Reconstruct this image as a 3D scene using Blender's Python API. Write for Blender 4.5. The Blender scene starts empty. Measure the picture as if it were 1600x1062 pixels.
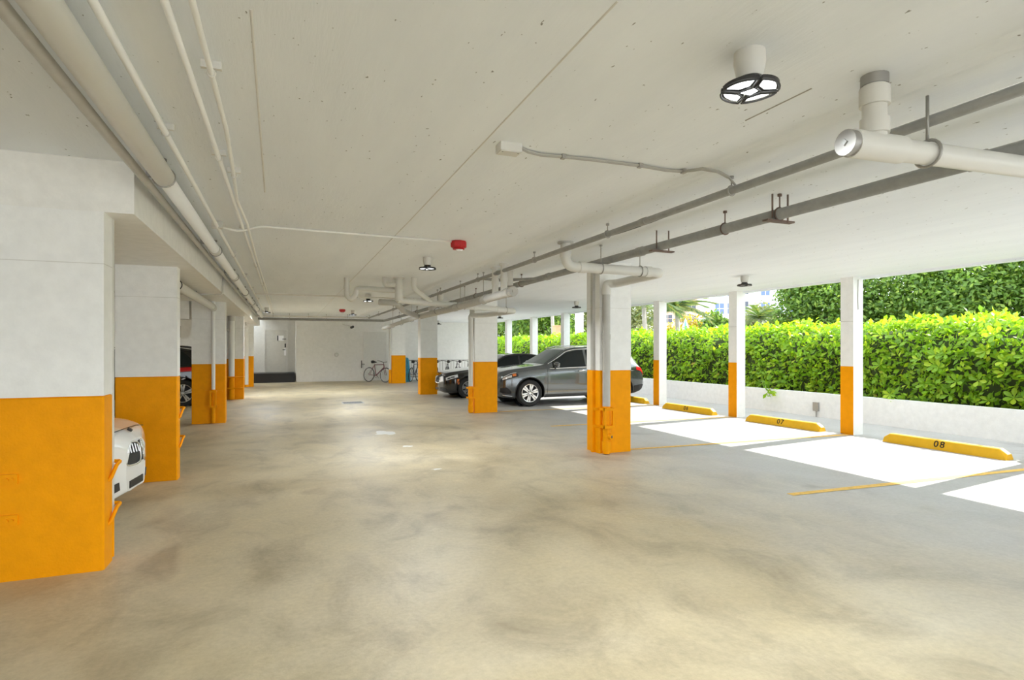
import bpy, math, random
import numpy as np
from mathutils import Vector, Matrix

# ------------------------------------------------------------------ camera, world, sun, exposure
scene = bpy.context.scene
COL = scene.collection
F, VX, HY, CAMH = 900.0, 444.0, 543.0, 1.6          # focal in px of the 1600 x 1062 frame, vanishing point, horizon
TH = math.atan((800 - VX) / F)
cam_data = bpy.data.cameras.new('camera')
cam = bpy.data.objects.new('camera', cam_data); COL.objects.link(cam)
cam_data.sensor_width = 36.0
cam_data.lens = 36.0 * F / 1600.0
cam_data.shift_y = (HY - 531.0) / 1600.0
cam_data.clip_start = 0.05; cam_data.clip_end = 600
cam.location = (0, 0, CAMH)
cam.rotation_euler = (math.pi / 2, 0, -TH)
scene.camera = cam

world = bpy.data.worlds.new('World'); scene.world = world; world.use_nodes = True
bg = world.node_tree.nodes['Background']
bg.inputs[0].default_value = (0.86, 0.94, 1.0, 1)
bg.inputs[1].default_value = 0.72

sun_d = bpy.data.lights.new('sun', 'SUN'); sun_d.energy = 2.7; sun_d.angle = 0.009; sun_d.color = (1.0, 0.96, 0.89)
sun = bpy.data.objects.new('sun', sun_d); COL.objects.link(sun)
sun.rotation_euler = Vector((-3.34, -0.45, -2.89)).to_track_quat('-Z', 'Y').to_euler()
sun.location = (30, 5, 30)

scene.view_settings.view_transform = 'Standard'
scene.view_settings.look = 'None'
scene.view_settings.exposure = 2.36
scene.view_settings.gamma = 1.0
scene.view_settings.use_curve_mapping = False
try:
    scene.cycles.max_bounces = 14; scene.cycles.diffuse_bounces = 9; scene.cycles.glossy_bounces = 4
    scene.cycles.transmission_bounces = 4; scene.cycles.sample_clamp_indirect = 8.0
    scene.cycles.use_denoising = True
except Exception:
    pass

rnd = random.Random(7)
nrs = np.random.RandomState(11)
R = math.radians

def ray(px, py):
    u = (px - 800) / F; v = (HY - py) / F
    return Vector((u * math.cos(TH) + math.sin(TH), -u * math.sin(TH) + math.cos(TH), v))
def at_z(px, py, z):
    r = ray(px, py); t = (z - CAMH) / r.z
    return Vector((r.x * t, r.y * t, z))
def far(px, t, z=0.0):
    r = ray(px, 500); return Vector((r.x * t, r.y * t, z))

# ------------------------------------------------------------------ materials
MATS = {}
def principled(name, col, rough=0.6, metal=0.0, spec=0.5, coat=0.0, emit=None, emit_s=0.0):
    m = bpy.data.materials.new(name); m.use_nodes = True
    b = m.node_tree.nodes['Principled BSDF']
    b.inputs['Base Color'].default_value = (*col, 1)
    b.inputs['Roughness'].default_value = rough
    b.inputs['Metallic'].default_value = metal
    b.inputs['Specular IOR Level'].default_value = spec
    b.inputs['Coat Weight'].default_value = coat
    if emit:
        b.inputs['Emission Color'].default_value = (*emit, 1)
        b.inputs['Emission Strength'].default_value = emit_s
    MATS[name] = m
    return m
def N(m, t, **kw):
    n = m.node_tree.nodes.new(t)
    for k, v in kw.items(): setattr(n, k, v)
    return n
def L(m, a, b): m.node_tree.links.new(a, b)
def noise(m, scale, detail=4, rough=0.55, coord=None, stretch=None, dist=0.0):
    n = N(m, 'ShaderNodeTexNoise')
    n.inputs['Scale'].default_value = scale; n.inputs['Detail'].default_value = detail
    n.inputs['Roughness'].default_value = rough; n.inputs['Distortion'].default_value = dist
    g = N(m, 'ShaderNodeNewGeometry')
    src = g.outputs['Position']
    if stretch:
        mp = N(m, 'ShaderNodeMapping'); mp.inputs['Scale'].default_value = stretch
        L(m, src, mp.inputs['Vector']); src = mp.outputs['Vector']
    L(m, src, n.inputs['Vector'])
    return n
def ramp(m, fac, stops):
    r = N(m, 'ShaderNodeValToRGB')
    el = r.color_ramp.elements
    el[0].position, el[0].color = stops[0][0], (*stops[0][1], 1)
    el[1].position, el[1].color = stops[-1][0], (*stops[-1][1], 1)
    for p, c in stops[1:-1]:
        e = el.new(p); e.color = (*c, 1)
    L(m, fac, r.inputs['Fac'])
    return r
def mixc(m, fac, a, b, mode='MIX'):
    x = N(m, 'ShaderNodeMix', data_type='RGBA', blend_type=mode)
    if isinstance(fac, float): x.inputs[0].default_value = fac
    else: L(m, fac, x.inputs[0])
    for i, s in ((6, a), (7, b)):
        if isinstance(s, tuple): x.inputs[i].default_value = (*s, 1)
        else: L(m, s, x.inputs[i])
    return x.outputs[2]
def bump(m, h, strength, dist=0.01):
    bn = N(m, 'ShaderNodeBump'); bn.inputs['Strength'].default_value = strength; bn.inputs['Distance'].default_value = dist
    L(m, h, bn.inputs['Height']); L(m, bn.outputs['Normal'], m.node_tree.nodes['Principled BSDF'].inputs['Normal'])
def base(m): return m.node_tree.nodes['Principled BSDF'].inputs['Base Color']

def painted(name, col, var=0.06, rough=0.55, bumpst=0.25, scale=9.0):
    m = principled(name, col, rough)
    n = noise(m, scale, 6, 0.6)
    lo = tuple(c * (1 - var) for c in col); hi = tuple(min(1, c * (1 + var)) for c in col)
    r = ramp(m, n.outputs['Fac'], [(0.3, lo), (0.7, hi)])
    L(m, r.outputs['Color'], base(m))
    n2 = noise(m, 60, 5, 0.65)
    bump(m, n2.outputs['Fac'], bumpst, 0.01)
    return m

M_white = painted('white_wall_paint', (0.86, 0.86, 0.845), 0.04)
M_soffit = painted('soffit_paint', (0.85, 0.84, 0.81), 0.05)
M_yellow = painted('yellow_paint', (0.90, 0.345, 0.0), 0.05, 0.5)
M_yellow.node_tree.nodes['Principled BSDF'].inputs['Specular IOR Level'].default_value = 0.12
M_yellow_line = painted('worn_yellow_line', (0.80, 0.50, 0.09), 0.25, 0.7, 0.2, 14)
M_stop = painted('wheel_stop_yellow', (0.84, 0.47, 0.008), 0.06, 0.55)
M_planter = painted('planter_stucco', (0.80, 0.80, 0.80), 0.05, 0.8)

def ceiling_mat():
    m = principled('ceiling_board_formed_paint', (0.8, 0.79, 0.76), 0.6)
    n = noise(m, 1.1, 5, 0.6, stretch=(3, 0.5, 1))
    r = ramp(m, n.outputs['Fac'], [(0.3, (0.80, 0.835, 0.88)), (0.7, (0.86, 0.895, 0.935))])
    # small bug holes and scrapes in the cast concrete
    v = noise(m, 26, 2, 0.5, stretch=(1.6, 0.7, 1))
    sp = ramp(m, v.outputs['Fac'], [(0.245, (0.34, 0.33, 0.30)), (0.27, (1, 1, 1))])
    c = mixc(m, 1.0, r.outputs['Color'], sp.outputs['Color'], 'MULTIPLY')
    L(m, c, base(m))
    n2 = noise(m, 9, 6, 0.7, stretch=(4, 0.6, 1))
    bump(m, n2.outputs['Fac'], 0.16, 0.02)
    return m
M_ceil = ceiling_mat()

def floor_mat():
    m = principled('worn_concrete', (0.4, 0.37, 0.3), 0.5)
    big = noise(m, 0.33, 6, 0.6, dist=0.6)
    c1 = ramp(m, big.outputs['Fac'], [(0.3, (0.40, 0.325, 0.195)), (0.5, (0.54, 0.462, 0.31)), (0.72, (0.65, 0.58, 0.44))])
    mid = noise(m, 1.7, 8, 0.65, stretch=(1.0, 0.7, 1), dist=0.5)
    c2 = ramp(m, mid.outputs['Fac'], [(0.28, (0.62, 0.60, 0.58)), (0.5, (0.97, 0.97, 0.97)), (0.75, (1.14, 1.13, 1.10))])
    c = mixc(m, 1.0, c1.outputs['Color'], c2.outputs['Color'], 'MULTIPLY')
    # the stalls on the right are a greyer, cleaner pour
    g = N(m, 'ShaderNodeNewGeometry'); sx = N(m, 'ShaderNodeSeparateXYZ'); L(m, g.outputs['Position'], sx.inputs[0])
    nz = noise(m, 0.9, 4, 0.6)
    ad = N(m, 'ShaderNodeMath', operation='MULTIPLY_ADD'); L(m, nz.outputs['Fac'], ad.inputs[0]); ad.inputs[1].default_value = 2.2; L(m, sx.outputs['X'], ad.inputs[2])
    mr = N(m, 'ShaderNodeMapRange'); mr.inputs['From Min'].default_value = 4.2; mr.inputs['From Max'].default_value = 7.2; L(m, ad.outputs[0], mr.inputs['Value'])
    grey = ramp(m, mid.outputs['Fac'], [(0.3, (0.36, 0.355, 0.345)), (0.7, (0.47, 0.465, 0.455))])
    c = mixc(m, mr.outputs['Result'], c, grey.outputs['Color'])
    fine = noise(m, 26, 6, 0.7)
    c3 = ramp(m, fine.outputs['Fac'], [(0.3, (0.84, 0.83, 0.82)), (0.65, (1.05, 1.05, 1.05))])
    c = mixc(m, 0.8, c, c3.outputs['Color'], 'MULTIPLY')
    # oil stains
    st = noise(m, 0.62, 3, 0.5, stretch=(1.3, 1.0, 1), dist=1.2)
    s = ramp(m, st.outputs['Fac'], [(0.62, (1, 1, 1)), (0.74, (0.62, 0.57, 0.55))])
    c = mixc(m, 0.75, c, s.outputs['Color'], 'MULTIPLY')
    L(m, c, base(m))
    rr = N(m, 'ShaderNodeMapRange'); rr.inputs['To Min'].default_value = 0.36; rr.inputs['To Max'].default_value = 0.62
    L(m, mid.outputs['Fac'], rr.inputs['Value']); L(m, rr.outputs['Result'], m.node_tree.nodes['Principled BSDF'].inputs['Roughness'])
    bump(m, fine.outputs['Fac'], 0.22, 0.01)
    return m
M_floor = floor_mat()
M_asphalt = painted('street_asphalt', (0.42, 0.41, 0.39), 0.12, 0.9, 0.3, 2)
M_pvc = principled('white_pvc', (0.66, 0.65, 0.61), 0.4)
M_pvcw = principled('bright_white_pipe_paint', (0.86, 0.86, 0.84), 0.4)
M_pvc_old = painted('painted_drain_pipe', (0.48, 0.47, 0.44), 0.06, 0.45, 0.1)
M_grey_pipe = painted('grey_sprinkler_pipe', (0.30, 0.30, 0.285), 0.12, 0.5, 0.15)
M_conduit = painted('painted_conduit', (0.70, 0.69, 0.66), 0.05, 0.45, 0.1)
M_cable = principled('cable_grey', (0.42, 0.41, 0.38), 0.6)
M_cable_dark = principled('cable_black', (0.03, 0.03, 0.03), 0.6)
M_steel = principled('dull_steel', (0.38, 0.37, 0.35), 0.45, 0.6)
M_rust = painted('rusty_steel', (0.16, 0.11, 0.09), 0.3, 0.7, 0.2)
M_black = principled('black_plastic', (0.012, 0.012, 0.013), 0.5)
M_dark = principled('dark_metal', (0.05, 0.05, 0.05), 0.5, 0.4)
M_red = principled('red_alarm_plastic', (0.50, 0.012, 0.016), 0.4)
M_lens = principled('clear_lens', (0.85, 0.86, 0.87), 0.1, 0, 0.6)
M_led = principled('led_panel', (0.9, 0.9, 0.9), 0.4, 0, 0.5, 0, (0.95, 0.98, 1.0), 1.2)
M_unlit = principled('unlit_diffuser', (0.8, 0.8, 0.8), 0.4)
M_ink = principled('black_stencil', (0.015, 0.015, 0.012), 0.7)
M_door = painted('painted_steel_door', (0.55, 0.54, 0.49), 0.05, 0.5, 0.1)
M_doorwhite = painted('white_steel_door', (0.78, 0.78, 0.76), 0.03, 0.5, 0.1)
M_recess = painted('recess_shade_paint', (0.60, 0.59, 0.55), 0.05)  # shade of the recess put into the wall colour as a darker tone
M_chrome = principled('chrome', (0.8, 0.8, 0.8), 0.12, 1.0)
M_alloy = principled('alloy', (0.72, 0.72, 0.72), 0.25, 0.9)
M_tyre = principled('tyre_rubber', (0.022, 0.022, 0.022), 0.75)
M_glass = principled('tinted_car_glass', (0.015, 0.02, 0.02), 0.04, 0.0, 0.3)
M_wind = principled('windshield_glass', (0.05, 0.09, 0.075), 0.04, 0.0, 0.4)
M_head = principled('headlight_lens', (0.75, 0.77, 0.78), 0.08, 0.3, 0.8)
M_amber = principled('amber_lens', (0.75, 0.20, 0.04), 0.2)
M_tail = principled('red_tail_lens', (0.65, 0.012, 0.015), 0.15)
M_suv = principled('grey_metallic_paint', (0.13, 0.14, 0.145), 0.22, 0.75, 0.5, 1.0)
M_blackpaint = principled('black_car_paint', (0.012, 0.012, 0.013), 0.15, 0.2, 0.5, 1.0)
M_whitepaint = principled('white_car_paint', (0.82, 0.82, 0.81), 0.2, 0.0, 0.5, 1.0)
M_tarp = painted('blue_tarp', (0.02, 0.30, 0.52), 0.25, 0.45, 0.6, 6)
M_bark = painted('bark', (0.20, 0.15, 0.11), 0.3, 0.9, 0.5)
M_palmbark = painted('palm_bark', (0.42, 0.38, 0.33), 0.15, 0.9, 0.5)
M_hedge_core = principled('hedge_core', (0.035, 0.05, 0.012), 0.95)
M_mulch = painted('soil', (0.12, 0.09, 0.06), 0.3, 0.95)
M_bldgwhite = painted('white_render', (0.82, 0.83, 0.85), 0.03, 0.8)
M_bldgpink = painted('salmon_render', (0.66, 0.47, 0.38), 0.05, 0.8)
M_bluewin = principled('blue_window_glass', (0.10, 0.16, 0.36), 0.1, 0.0, 0.7)
M_darkwin = principled('dark_window_glass', (0.05, 0.06, 0.09), 0.1, 0.0, 0.7)
M_teal = principled('teal_sign_stripe', (0.10, 0.55, 0.45), 0.5)
M_signwhite = principled('sign_white', (0.8, 0.86, 0.86), 0.5)
M_tan = painted('tan_cabinet', (0.55, 0.36, 0.20), 0.06, 0.6)
M_paper = principled('white_paper', (0.85, 0.85, 0.85), 0.7)
M_puddle = principled('white_paint_spill', (0.72, 0.71, 0.68), 0.6)

def leaf_mat(name, stops, trans=0.4, rough=0.45):
    m = bpy.data.materials.new(name); m.use_nodes = True
    nt = m.node_tree; b = nt.nodes['Principled BSDF']; out = nt.nodes['Material Output']
    a = N(m, 'ShaderNodeAttribute', attribute_name='tint')
    r = ramp(m, a.outputs['Fac'], stops)
    L(m, r.outputs['Color'], b.inputs['Base Color']); b.inputs['Roughness'].default_value = rough
    t = N(m, 'ShaderNodeBsdfTranslucent')
    tc = mixc(m, 1.0, r.outputs['Color'], (1.25, 1.25, 0.6), 'MULTIPLY'); L(m, tc, t.inputs['Color'])
    mx = N(m, 'ShaderNodeMixShader'); mx.inputs[0].default_value = trans
    L(m, b.outputs[0], mx.inputs[1]); L(m, t.outputs[0], mx.inputs[2]); L(m, mx.outputs[0], out.inputs['Surface'])
    return m
M_hedge = leaf_mat('hedge_leaf', [(0.0, (0.12, 0.26, 0.012)), (0.55, (0.27, 0.47, 0.022)), (0.93, (0.46, 0.58, 0.03)), (1.0, (0.50, 0.22, 0.06))], 0.5)
M_ficus = leaf_mat('ficus_leaf', [(0.0, (0.045, 0.11, 0.014)), (0.6, (0.13, 0.245, 0.03)), (1.0, (0.30, 0.40, 0.06))], 0.35)
M_olive = leaf_mat('olive_leaf', [(0.0, (0.10, 0.13, 0.05)), (1.0, (0.30, 0.33, 0.14))], 0.35)
M_autumn = leaf_mat('golden_leaf', [(0.0, (0.24, 0.20, 0.02)), (0.6, (0.45, 0.34, 0.03)), (1.0, (0.50, 0.42, 0.06))], 0.4)
M_palm = leaf_mat('palm_leaf', [(0.0, (0.05, 0.10, 0.03)), (0.7, (0.12, 0.20, 0.06)), (1.0, (0.38, 0.33, 0.08))], 0.3)

# ------------------------------------------------------------------ mesh helpers
class MB:
    def __init__(s): s.v = []; s.f = []
    def add(s, vs, fs):
        o = len(s.v); s.v += [tuple(v) for v in vs]; s.f += [tuple(i + o for i in f) for f in fs]; return s
    def box(s, x0, x1, y0, y1, z0, z1):
        return s.add([(x0, y0, z0), (x1, y0, z0), (x1, y1, z0), (x0, y1, z0), (x0, y0, z1), (x1, y0, z1), (x1, y1, z1), (x0, y1, z1)],
                     [(3, 2, 1, 0), (4, 5, 6, 7), (0, 1, 5, 4), (1, 2, 6, 5), (2, 3, 7, 6), (3, 0, 4, 7)])
    def bbox(s, x0, x1, y0, y1, z0, z1, b=0.01):
        # box with chamfered vertical edges and top
        def ring(i, z): return [(x0 + i + b, y0 + i, z), (x1 - i - b, y0 + i, z), (x1 - i, y0 + i + b, z), (x1 - i, y1 - i - b, z),
                                (x1 - i - b, y1 - i, z), (x0 + i + b, y1 - i, z), (x0 + i, y1 - i - b, z), (x0 + i, y0 + i + b, z)]
        vs = ring(0, z0) + ring(0, z1 - b) + ring(b, z1)
        fs = [tuple(range(7, -1, -1)), tuple(range(16, 24))]
        for k in range(2):
            for i in range(8): j = (i + 1) % 8; fs.append((k * 8 + i, k * 8 + j, k * 8 + 8 + j, k * 8 + 8 + i))
        return s.add(vs, fs)
    def cyl(s, p0, p1, r0, r1=None, seg=14, caps=True):
        return s.tube([p0, p1], [r0, r0 if r1 is None else r1], seg, caps)
    def tube(s, pts, r, seg=10, caps=True):
        pts = [Vector(p) for p in pts]; n = len(pts)
        rs = r if isinstance(r, (list, tuple)) else [r] * n
        vs = []; up = None
        for i, p in enumerate(pts):
            d = (pts[min(i + 1, n - 1)] - pts[max(i - 1, 0)])
            if d.length < 1e-9: d = Vector((0, 0, 1))
            d.normalize()
            if up is None:
                up = Vector((0, 0, 1)) if abs(d.z) < 0.9 else Vector((1, 0, 0))
            a = (up - d * up.dot(d))
            if a.length < 1e-6: a = d.orthogonal()
            a.normalize(); up = a; b = d.cross(a)
            for k in range(seg):
                t = 2 * math.pi * k / seg
                vs.append(p + (a * math.cos(t) + b * math.sin(t)) * rs[i])
        fs = []
        for i in range(n - 1):
            for k in range(seg):
                j = (k + 1) % seg
                fs.append((i * seg + k, i * seg + j, (i + 1) * seg + j, (i + 1) * seg + k))
        if caps:
            fs.append(tuple(range(seg - 1, -1, -1))); fs.append(tuple(range((n - 1) * seg, n * seg)))
        return s.add(vs, fs)
    def lathe(s, prof, center, axis='z', seg=20):
        # prof: list of (radius, height)
        c = Vector(center); vs = []; fs = []; n = len(prof)
        for (r, h) in prof:
            for k in range(seg):
                t = 2 * math.pi * k / seg; a, b = r * math.cos(t), r * math.sin(t)
                vs.append(c + (Vector((a, b, h)) if axis == 'z' else Vector((a, h, b)) if axis == 'y' else Vector((h, a, b))))
        for i in range(n - 1):
            for k in range(seg):
                j = (k + 1) % seg; fs.append((i * seg + k, i * seg + j, (i + 1) * seg + j, (i + 1) * seg + k))
        return s.add(vs, fs)
    def torus(s, center, R0, r, axis='y', seg=32, sec=8):
        c = Vector(center); vs = []; fs = []
        for i in range(seg):
            t = 2 * math.pi * i / seg
            for k in range(sec):
                q = 2 * math.pi * k / sec; rr = R0 + r * math.cos(q); h = r * math.sin(q)
                a, b = rr * math.cos(t), rr * math.sin(t)
                vs.append(c + (Vector((a, b, h)) if axis == 'z' else Vector((a, h, b)) if axis == 'y' else Vector((h, a, b))))
        for i in range(seg):
            for k in range(sec):
                i2, k2 = (i + 1) % seg, (k + 1) % sec
                fs.append((i * sec + k, i2 * sec + k, i2 * sec + k2, i * sec + k2))
        return s.add(vs, fs)
    def build(s, name, mat, parent=None, smooth=False, world=True):
        me = bpy.data.meshes.new(name)
        off = Vector(parent.location) if (parent is not None and world) else Vector((0, 0, 0))
        if parent is not None and world and parent.parent is not None: off = off + Vector(parent.parent.location)
        me.from_pydata([(v[0] - off.x, v[1] - off.y, v[2] - off.z) for v in s.v], [], s.f)
        me.materials.append(mat)
        if smooth:
            me.polygons.foreach_set('use_smooth', [True] * len(me.polygons))
            if smooth == 'auto':
                me.set_sharp_from_angle(angle=R(38))
        me.update()
        o = bpy.data.objects.new(name, me); COL.objects.link(o)
        if parent is not None: o.parent = parent
        return o

def tag(o, label, cat, group=None, kind=None):
    if label: o['label'] = label
    if cat: o['category'] = cat
    if group: o['group'] = group
    if kind: o['kind'] = kind
    return o
def thing(name, label, cat, loc=(0, 0, 0), group=None, rotz=0.0):
    o = bpy.data.objects.new(name, None); COL.objects.link(o)
    o.empty_display_size = 0.1; o.location = loc; o.rotation_euler = (0, 0, rotz)
    return tag(o, label, cat, group)
def struct(o, label=None, cat=None):
    o['kind'] = 'structure'
    if label: o['label'] = label
    if cat: o['category'] = cat
    return o
def dup(root, loc, rot=None, label=None):
    r = root.copy(); COL.objects.link(r); r.location = loc
    if rot is not None: r.rotation_euler = rot
    if label: r['label'] = label
    for ch in list(root.children):
        c = ch.copy(); COL.objects.link(c); c.parent = r
        for g in list(ch.children):
            d = g.copy(); COL.objects.link(d); d.parent = c
    return r
def rpath(pts, rad=0.1, n=6):
    pts = [Vector(p) for p in pts]; out = [pts[0]]
    for i in range(1, len(pts) - 1):
        a, b, c = pts[i - 1], pts[i], pts[i + 1]
        d1, d2 = (a - b), (c - b); r = min(rad, d1.length * 0.45, d2.length * 0.45)
        p, q = b + d1.normalized() * r, b + d2.normalized() * r
        for k in range(n + 1):
            t = k / n; out.append(p * (1 - t) ** 2 + b * 2 * t * (1 - t) + q * t * t)
    out.append(pts[-1]); return out

# ------------------------------------------------------------------ structure
HL, HR, XS = 2.95, 2.90, 2.93       # ceiling heights left / right of the fold, fold position
SOF = 2.575                          # soffit over the left stalls
Y0, Y1, XL, XE = -6.0, 28.6, -7.2, 10.02
FLOOR = struct(MB().box(XL, 11.5, Y0, 30.4, -0.12, 0.0).build('floor', M_floor), 'worn stained concrete garage floor', 'floor')
struct(MB().box(-90, 160, -60, 170, -0.4, -0.13).build('ground', M_asphalt), 'pale ground outside the garage', 'ground')
# ceiling slab with the soft fold running along the aisle
cm = MB()
prof = [(-1.0, HL), (2.86, HL), (2.89, HL - 0.003), (2.915, HL - 0.012), (2.945, HL - 0.036), (2.97, HL - 0.047), (3.0, HR), (9.86, HR), (9.87, HR - 0.035), (XE, HR - 0.035), (XE, 3.2), (-1.0, 3.2)]
k = len(prof)
cm.add([(x, Y0, z) for x, z in prof] + [(x, 30.4, z) for x, z in prof],
       [tuple(range(k)), tuple(range(2 * k - 1, k - 1, -1))] + [(i, i + k, (i + 1) % k + k, (i + 1) % k) for i in range(k)])
CEIL = struct(cm.build('ceiling', M_ceil), 'white painted concrete ceiling with a soft fold', 'ceiling')
struct(MB().box(XL, -1.0, Y0, 4.93, HL, 3.2).build('ceiling_stall', M_ceil), 'shaded ceiling over the nearest left stall', 'ceiling')
# formwork seams and cracks, thin raised fins left by the boards
for i, (p, q, w) in enumerate([((965, 2), (640, 345), 0.006), ((392, 15), (414, 300), 0.006), ((1268, 138), (1165, 188), 0.005), ((640, 345), (480, 508), 0.006)]):
    a, b = at_z(*p, HL), at_z(*q, HL); d = (b - a).normalized(); s_ = Vector((-d.y, d.x, 0)) * w
    mb = MB(); mb.add([a - s_, a + s_, b + s_, b - s_] + [v - Vector((0, 0, 0.004)) for v in (a - s_ * .3, a + s_ * .3, b + s_ * .3, b - s_ * .3)],
                      [(4, 5, 6, 7), (0, 1, 5, 4), (1, 2, 6, 5), (2, 3, 7, 6), (3, 0, 4, 7)])
    mb.build('form_seam', M_cable if i == 2 else M_conduit, CEIL)
struct(MB().box(XL, -1.02, 4.93, 28.2, SOF, 3.2).build('ceiling_soffit', M_soffit), 'dropped white soffit beam over the left stalls', 'beam')
struct(MB().box(XL, -1.84, 13.65, 13.95, 2.2, SOF).build('trim_1', M_soffit), 'white header over the third left column', 'beam')
struct(MB().box(XL - 0.2, XL, Y0, 30.4, -0.1, 3.2).build('wall_left', M_white), 'white wall behind the left stalls', 'wall')
struct(MB().box(XL, -1.5, 22.6, 22.8, 0, SOF).build('wall_stall_end', M_white), 'white end wall of the left stalls', 'wall')
struct(MB().box(0.52, XE, Y1, Y1 + 0.2, 0, HL + 0.1).build('wall_far', M_white), 'white far wall behind the bicycles', 'wall')
struct(MB().box(-3.0, 0.52, 30.0, 30.2, 0, HL + 0.1).build('wall_recess', M_recess), 'far door recess wall with shade put into its colour', 'wall')
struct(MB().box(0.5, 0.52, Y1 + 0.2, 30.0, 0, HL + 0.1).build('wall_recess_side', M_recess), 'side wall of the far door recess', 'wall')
struct(MB().box(-3.0, 0.46, 28.5, 30.0, 0.0, 0.42).build('floor_step', M_black), 'black raised step below the far grey door', 'step')
pw = MB().box(11.45, 11.62, Y0 - 8, 40, 0, 0.55)
struct(pw.build('wall_planter', M_planter), 'low white planter wall below the hedge', 'wall')
struct(MB().box(11.62, 13.2, Y0 - 8, 40, 0, 0.42).build('planter_soil', M_mulch), 'dark planter soil under the hedge', 'soil')

# far grey door in the recess
d = struct(MB().box(-0.83, 0.10, 29.94, 29.999, 0.42, 2.45).build('door_1', M_door), 'grey steel door on the black step', 'door')
MB().box(-0.90, -0.83, 29.92, 29.999, 0.42, 2.52).box(0.10, 0.17, 29.92, 29.999, 0.42, 2.52).box(-0.83, 0.10, 29.92, 29.999, 2.45, 2.52).build('door_frame', M_recess, d)
MB().box(-0.30, -0.02, 29.925, 29.94, 1.94, 2.18).build('notice', M_paper, d)
MB().box(-0.31, -0.26, 29.92, 29.93, 1.94, 2.18).build('notice_edge', M_black, d)
MB().box(-0.08, 0.09, 29.92, 29.94, 2.0, 2.03).build('closer_plate', M_black, d)
MB().box(0.02, 0.08, 29.91, 29.94, 1.62, 1.80).build('lock_plate', M_black, d)
MB().box(0.0, 0.09, 29.91, 29.94, 1.22, 1.56).build('kick_plate', M_paper, d)
MB().cyl((0.06, 29.86, 1.50), (-0.07, 29.86, 1.50), 0.016, seg=8).cyl((0.05, 29.94, 1.50), (0.05, 29.86, 1.50), 0.014, seg=8).build('door_handle', M_black, d)
# white door in the far wall
d = struct(MB().box(3.62, 4.62, Y1 - 0.03, Y1, 0.05, 2.32).build('door_2', M_doorwhite), 'white steel door beside the leaning bicycle', 'door')
MB().box(3.57, 3.62, Y1 - 0.05, Y1, 0.0, 2.37).box(4.62, 4.67, Y1 - 0.05, Y1, 0.0, 2.37).box(3.62, 4.62, Y1 - 0.05, Y1, 2.32, 2.37).build('door_frame', M_doorwhite, d)
MB().box(3.46, 3.50, Y1 - 0.02, Y1, 0.62, 0.98).cyl((3.48, Y1 - 0.08, 0.8), (3.62, Y1 - 0.08, 0.8), 0.015, seg=8).cyl((3.48, Y1 - 0.02, 0.8), (3.48, Y1 - 0.08, 0.8), 0.012, seg=8).build('door_handle', M_dark, d)
t = thing('wall_bell', 'small round ring fitting on the white far wall', 'bell', (2.32, Y1 - 0.02, 1.27))
MB().torus((2.32, Y1 - 0.02, 1.27), 0.085, 0.02, 'y', 20, 6).build('ring', M_conduit, t, True)
MB().cyl((2.32, Y1 - 0.03, 1.27), (2.32, Y1, 1.27), 0.045, seg=12).build('core', M_white, t)
# vertical conduit bundle where the far wall meets the far column
# ------------------------------------------------------------------ columns
def column(name, label, x0, x1, y0, y1, ztop, band=1.255, b=0.012, seam=True):
    t = thing('concrete_column', label, 'column', ((x0 + x1) / 2, (y0 + y1) / 2, 0), 'painted concrete columns')
    MB().bbox(x0, x1, y0, y1, 0, band, b).build('painted_base', M_yellow, t)
    up = MB().box(x0 + b * .1, x1 - b * .1, y0 + b * .1, y1 - b * .1, band, ztop)
    up.build('shaft', M_white, t)
    if seam:
        MB().box(x0 - 0.001, x1 + 0.001, y0 - 0.001, y1 + 0.001, 2.20, 2.206).build('pour_seam', M_conduit, t)
    return t
c1 = column('c', 'wide nearest left column in front of the white car', -1.84, -1.205, 4.93, 5.155, SOF)
c2 = column('c', 'left column just beyond the white car, with brackets', -1.84, -1.20, 7.96, 8.16, SOF)
c3 = column('c', 'left column with one slim white pipe down its front', -1.80, -1.165, 13.65, 13.95, SOF)
c4 = column('c', 'left column with thick white pipe behind yellow rail guard', -1.80, -1.17, 19.72, 20.0, SOF)
c5 = column('c', 'farthest left column beside the black step', -1.80, -1.17, 25.9, 26.2, SOF)
cC = column('c', 'nearest aisle column in front of the grey vehicle rear door', 4.43, 4.985, 7.6, 8.0, HR)
cB = column('c', 'middle aisle column hiding the nose of the grey vehicle', 4.33, 4.925, 13.43, 13.85, HR)
cA = column('c', 'aisle column at the nose of the black sedan', 4.32, 4.91, 19.4, 19.8, HR)
cZ = column('c', 'farthest aisle column beside the bicycles', 4.48, 5.1, 25.95, 26.35, HR)
names = {4.57: 'edge column on the near side of the stall numbered 08', 7.5: 'edge column between the stalls numbered 07 and 08', 10.42: 'edge column between the stalls numbered 06 and 07',
         13.37: 'edge column just behind the grey vehicle tail', 16.3: 'edge column hidden behind the nearest aisle column', 19.22: 'edge column above the grey vehicle roof beside tan box',
         22.15: 'edge column above the black sedan roof, right one', 25.1: 'edge column above the black sedan roof, left one', 28.0: 'edge column at the far wall corner'}
for y, lab in names.items():
    t = thing('edge_column', lab, 'column', (9.8, y, 0), 'white edge columns on the sunny side')
    x0, x1, ya, yb = 9.68, 9.93, y, y + 0.26
    MB().box(x0, x1, ya, yb, 0, HR).build('shaft', M_white, t)
    # the yellow band is painted on the face towards the drive lane only
    MB().box(x0 - 0.004, x0 + 0.001, ya - 0.001, yb + 0.001, 0, 1.255).build('painted_band', M_yellow, t)
    if y in (7.5, 10.42):
        MB().box(x0 - 0.005, x0 + 0.001, ya, yb, 2.08, 2.086).build('pour_seam', M_cable, t)
    if y == 7.5:
        MB().tube([(9.8, ya - .004, 2.85), (9.79, ya - .006, 2.5), (9.8, ya - .005, 2.3)], 0.008, 6).build('crack_filler', M_cable, t)

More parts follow.
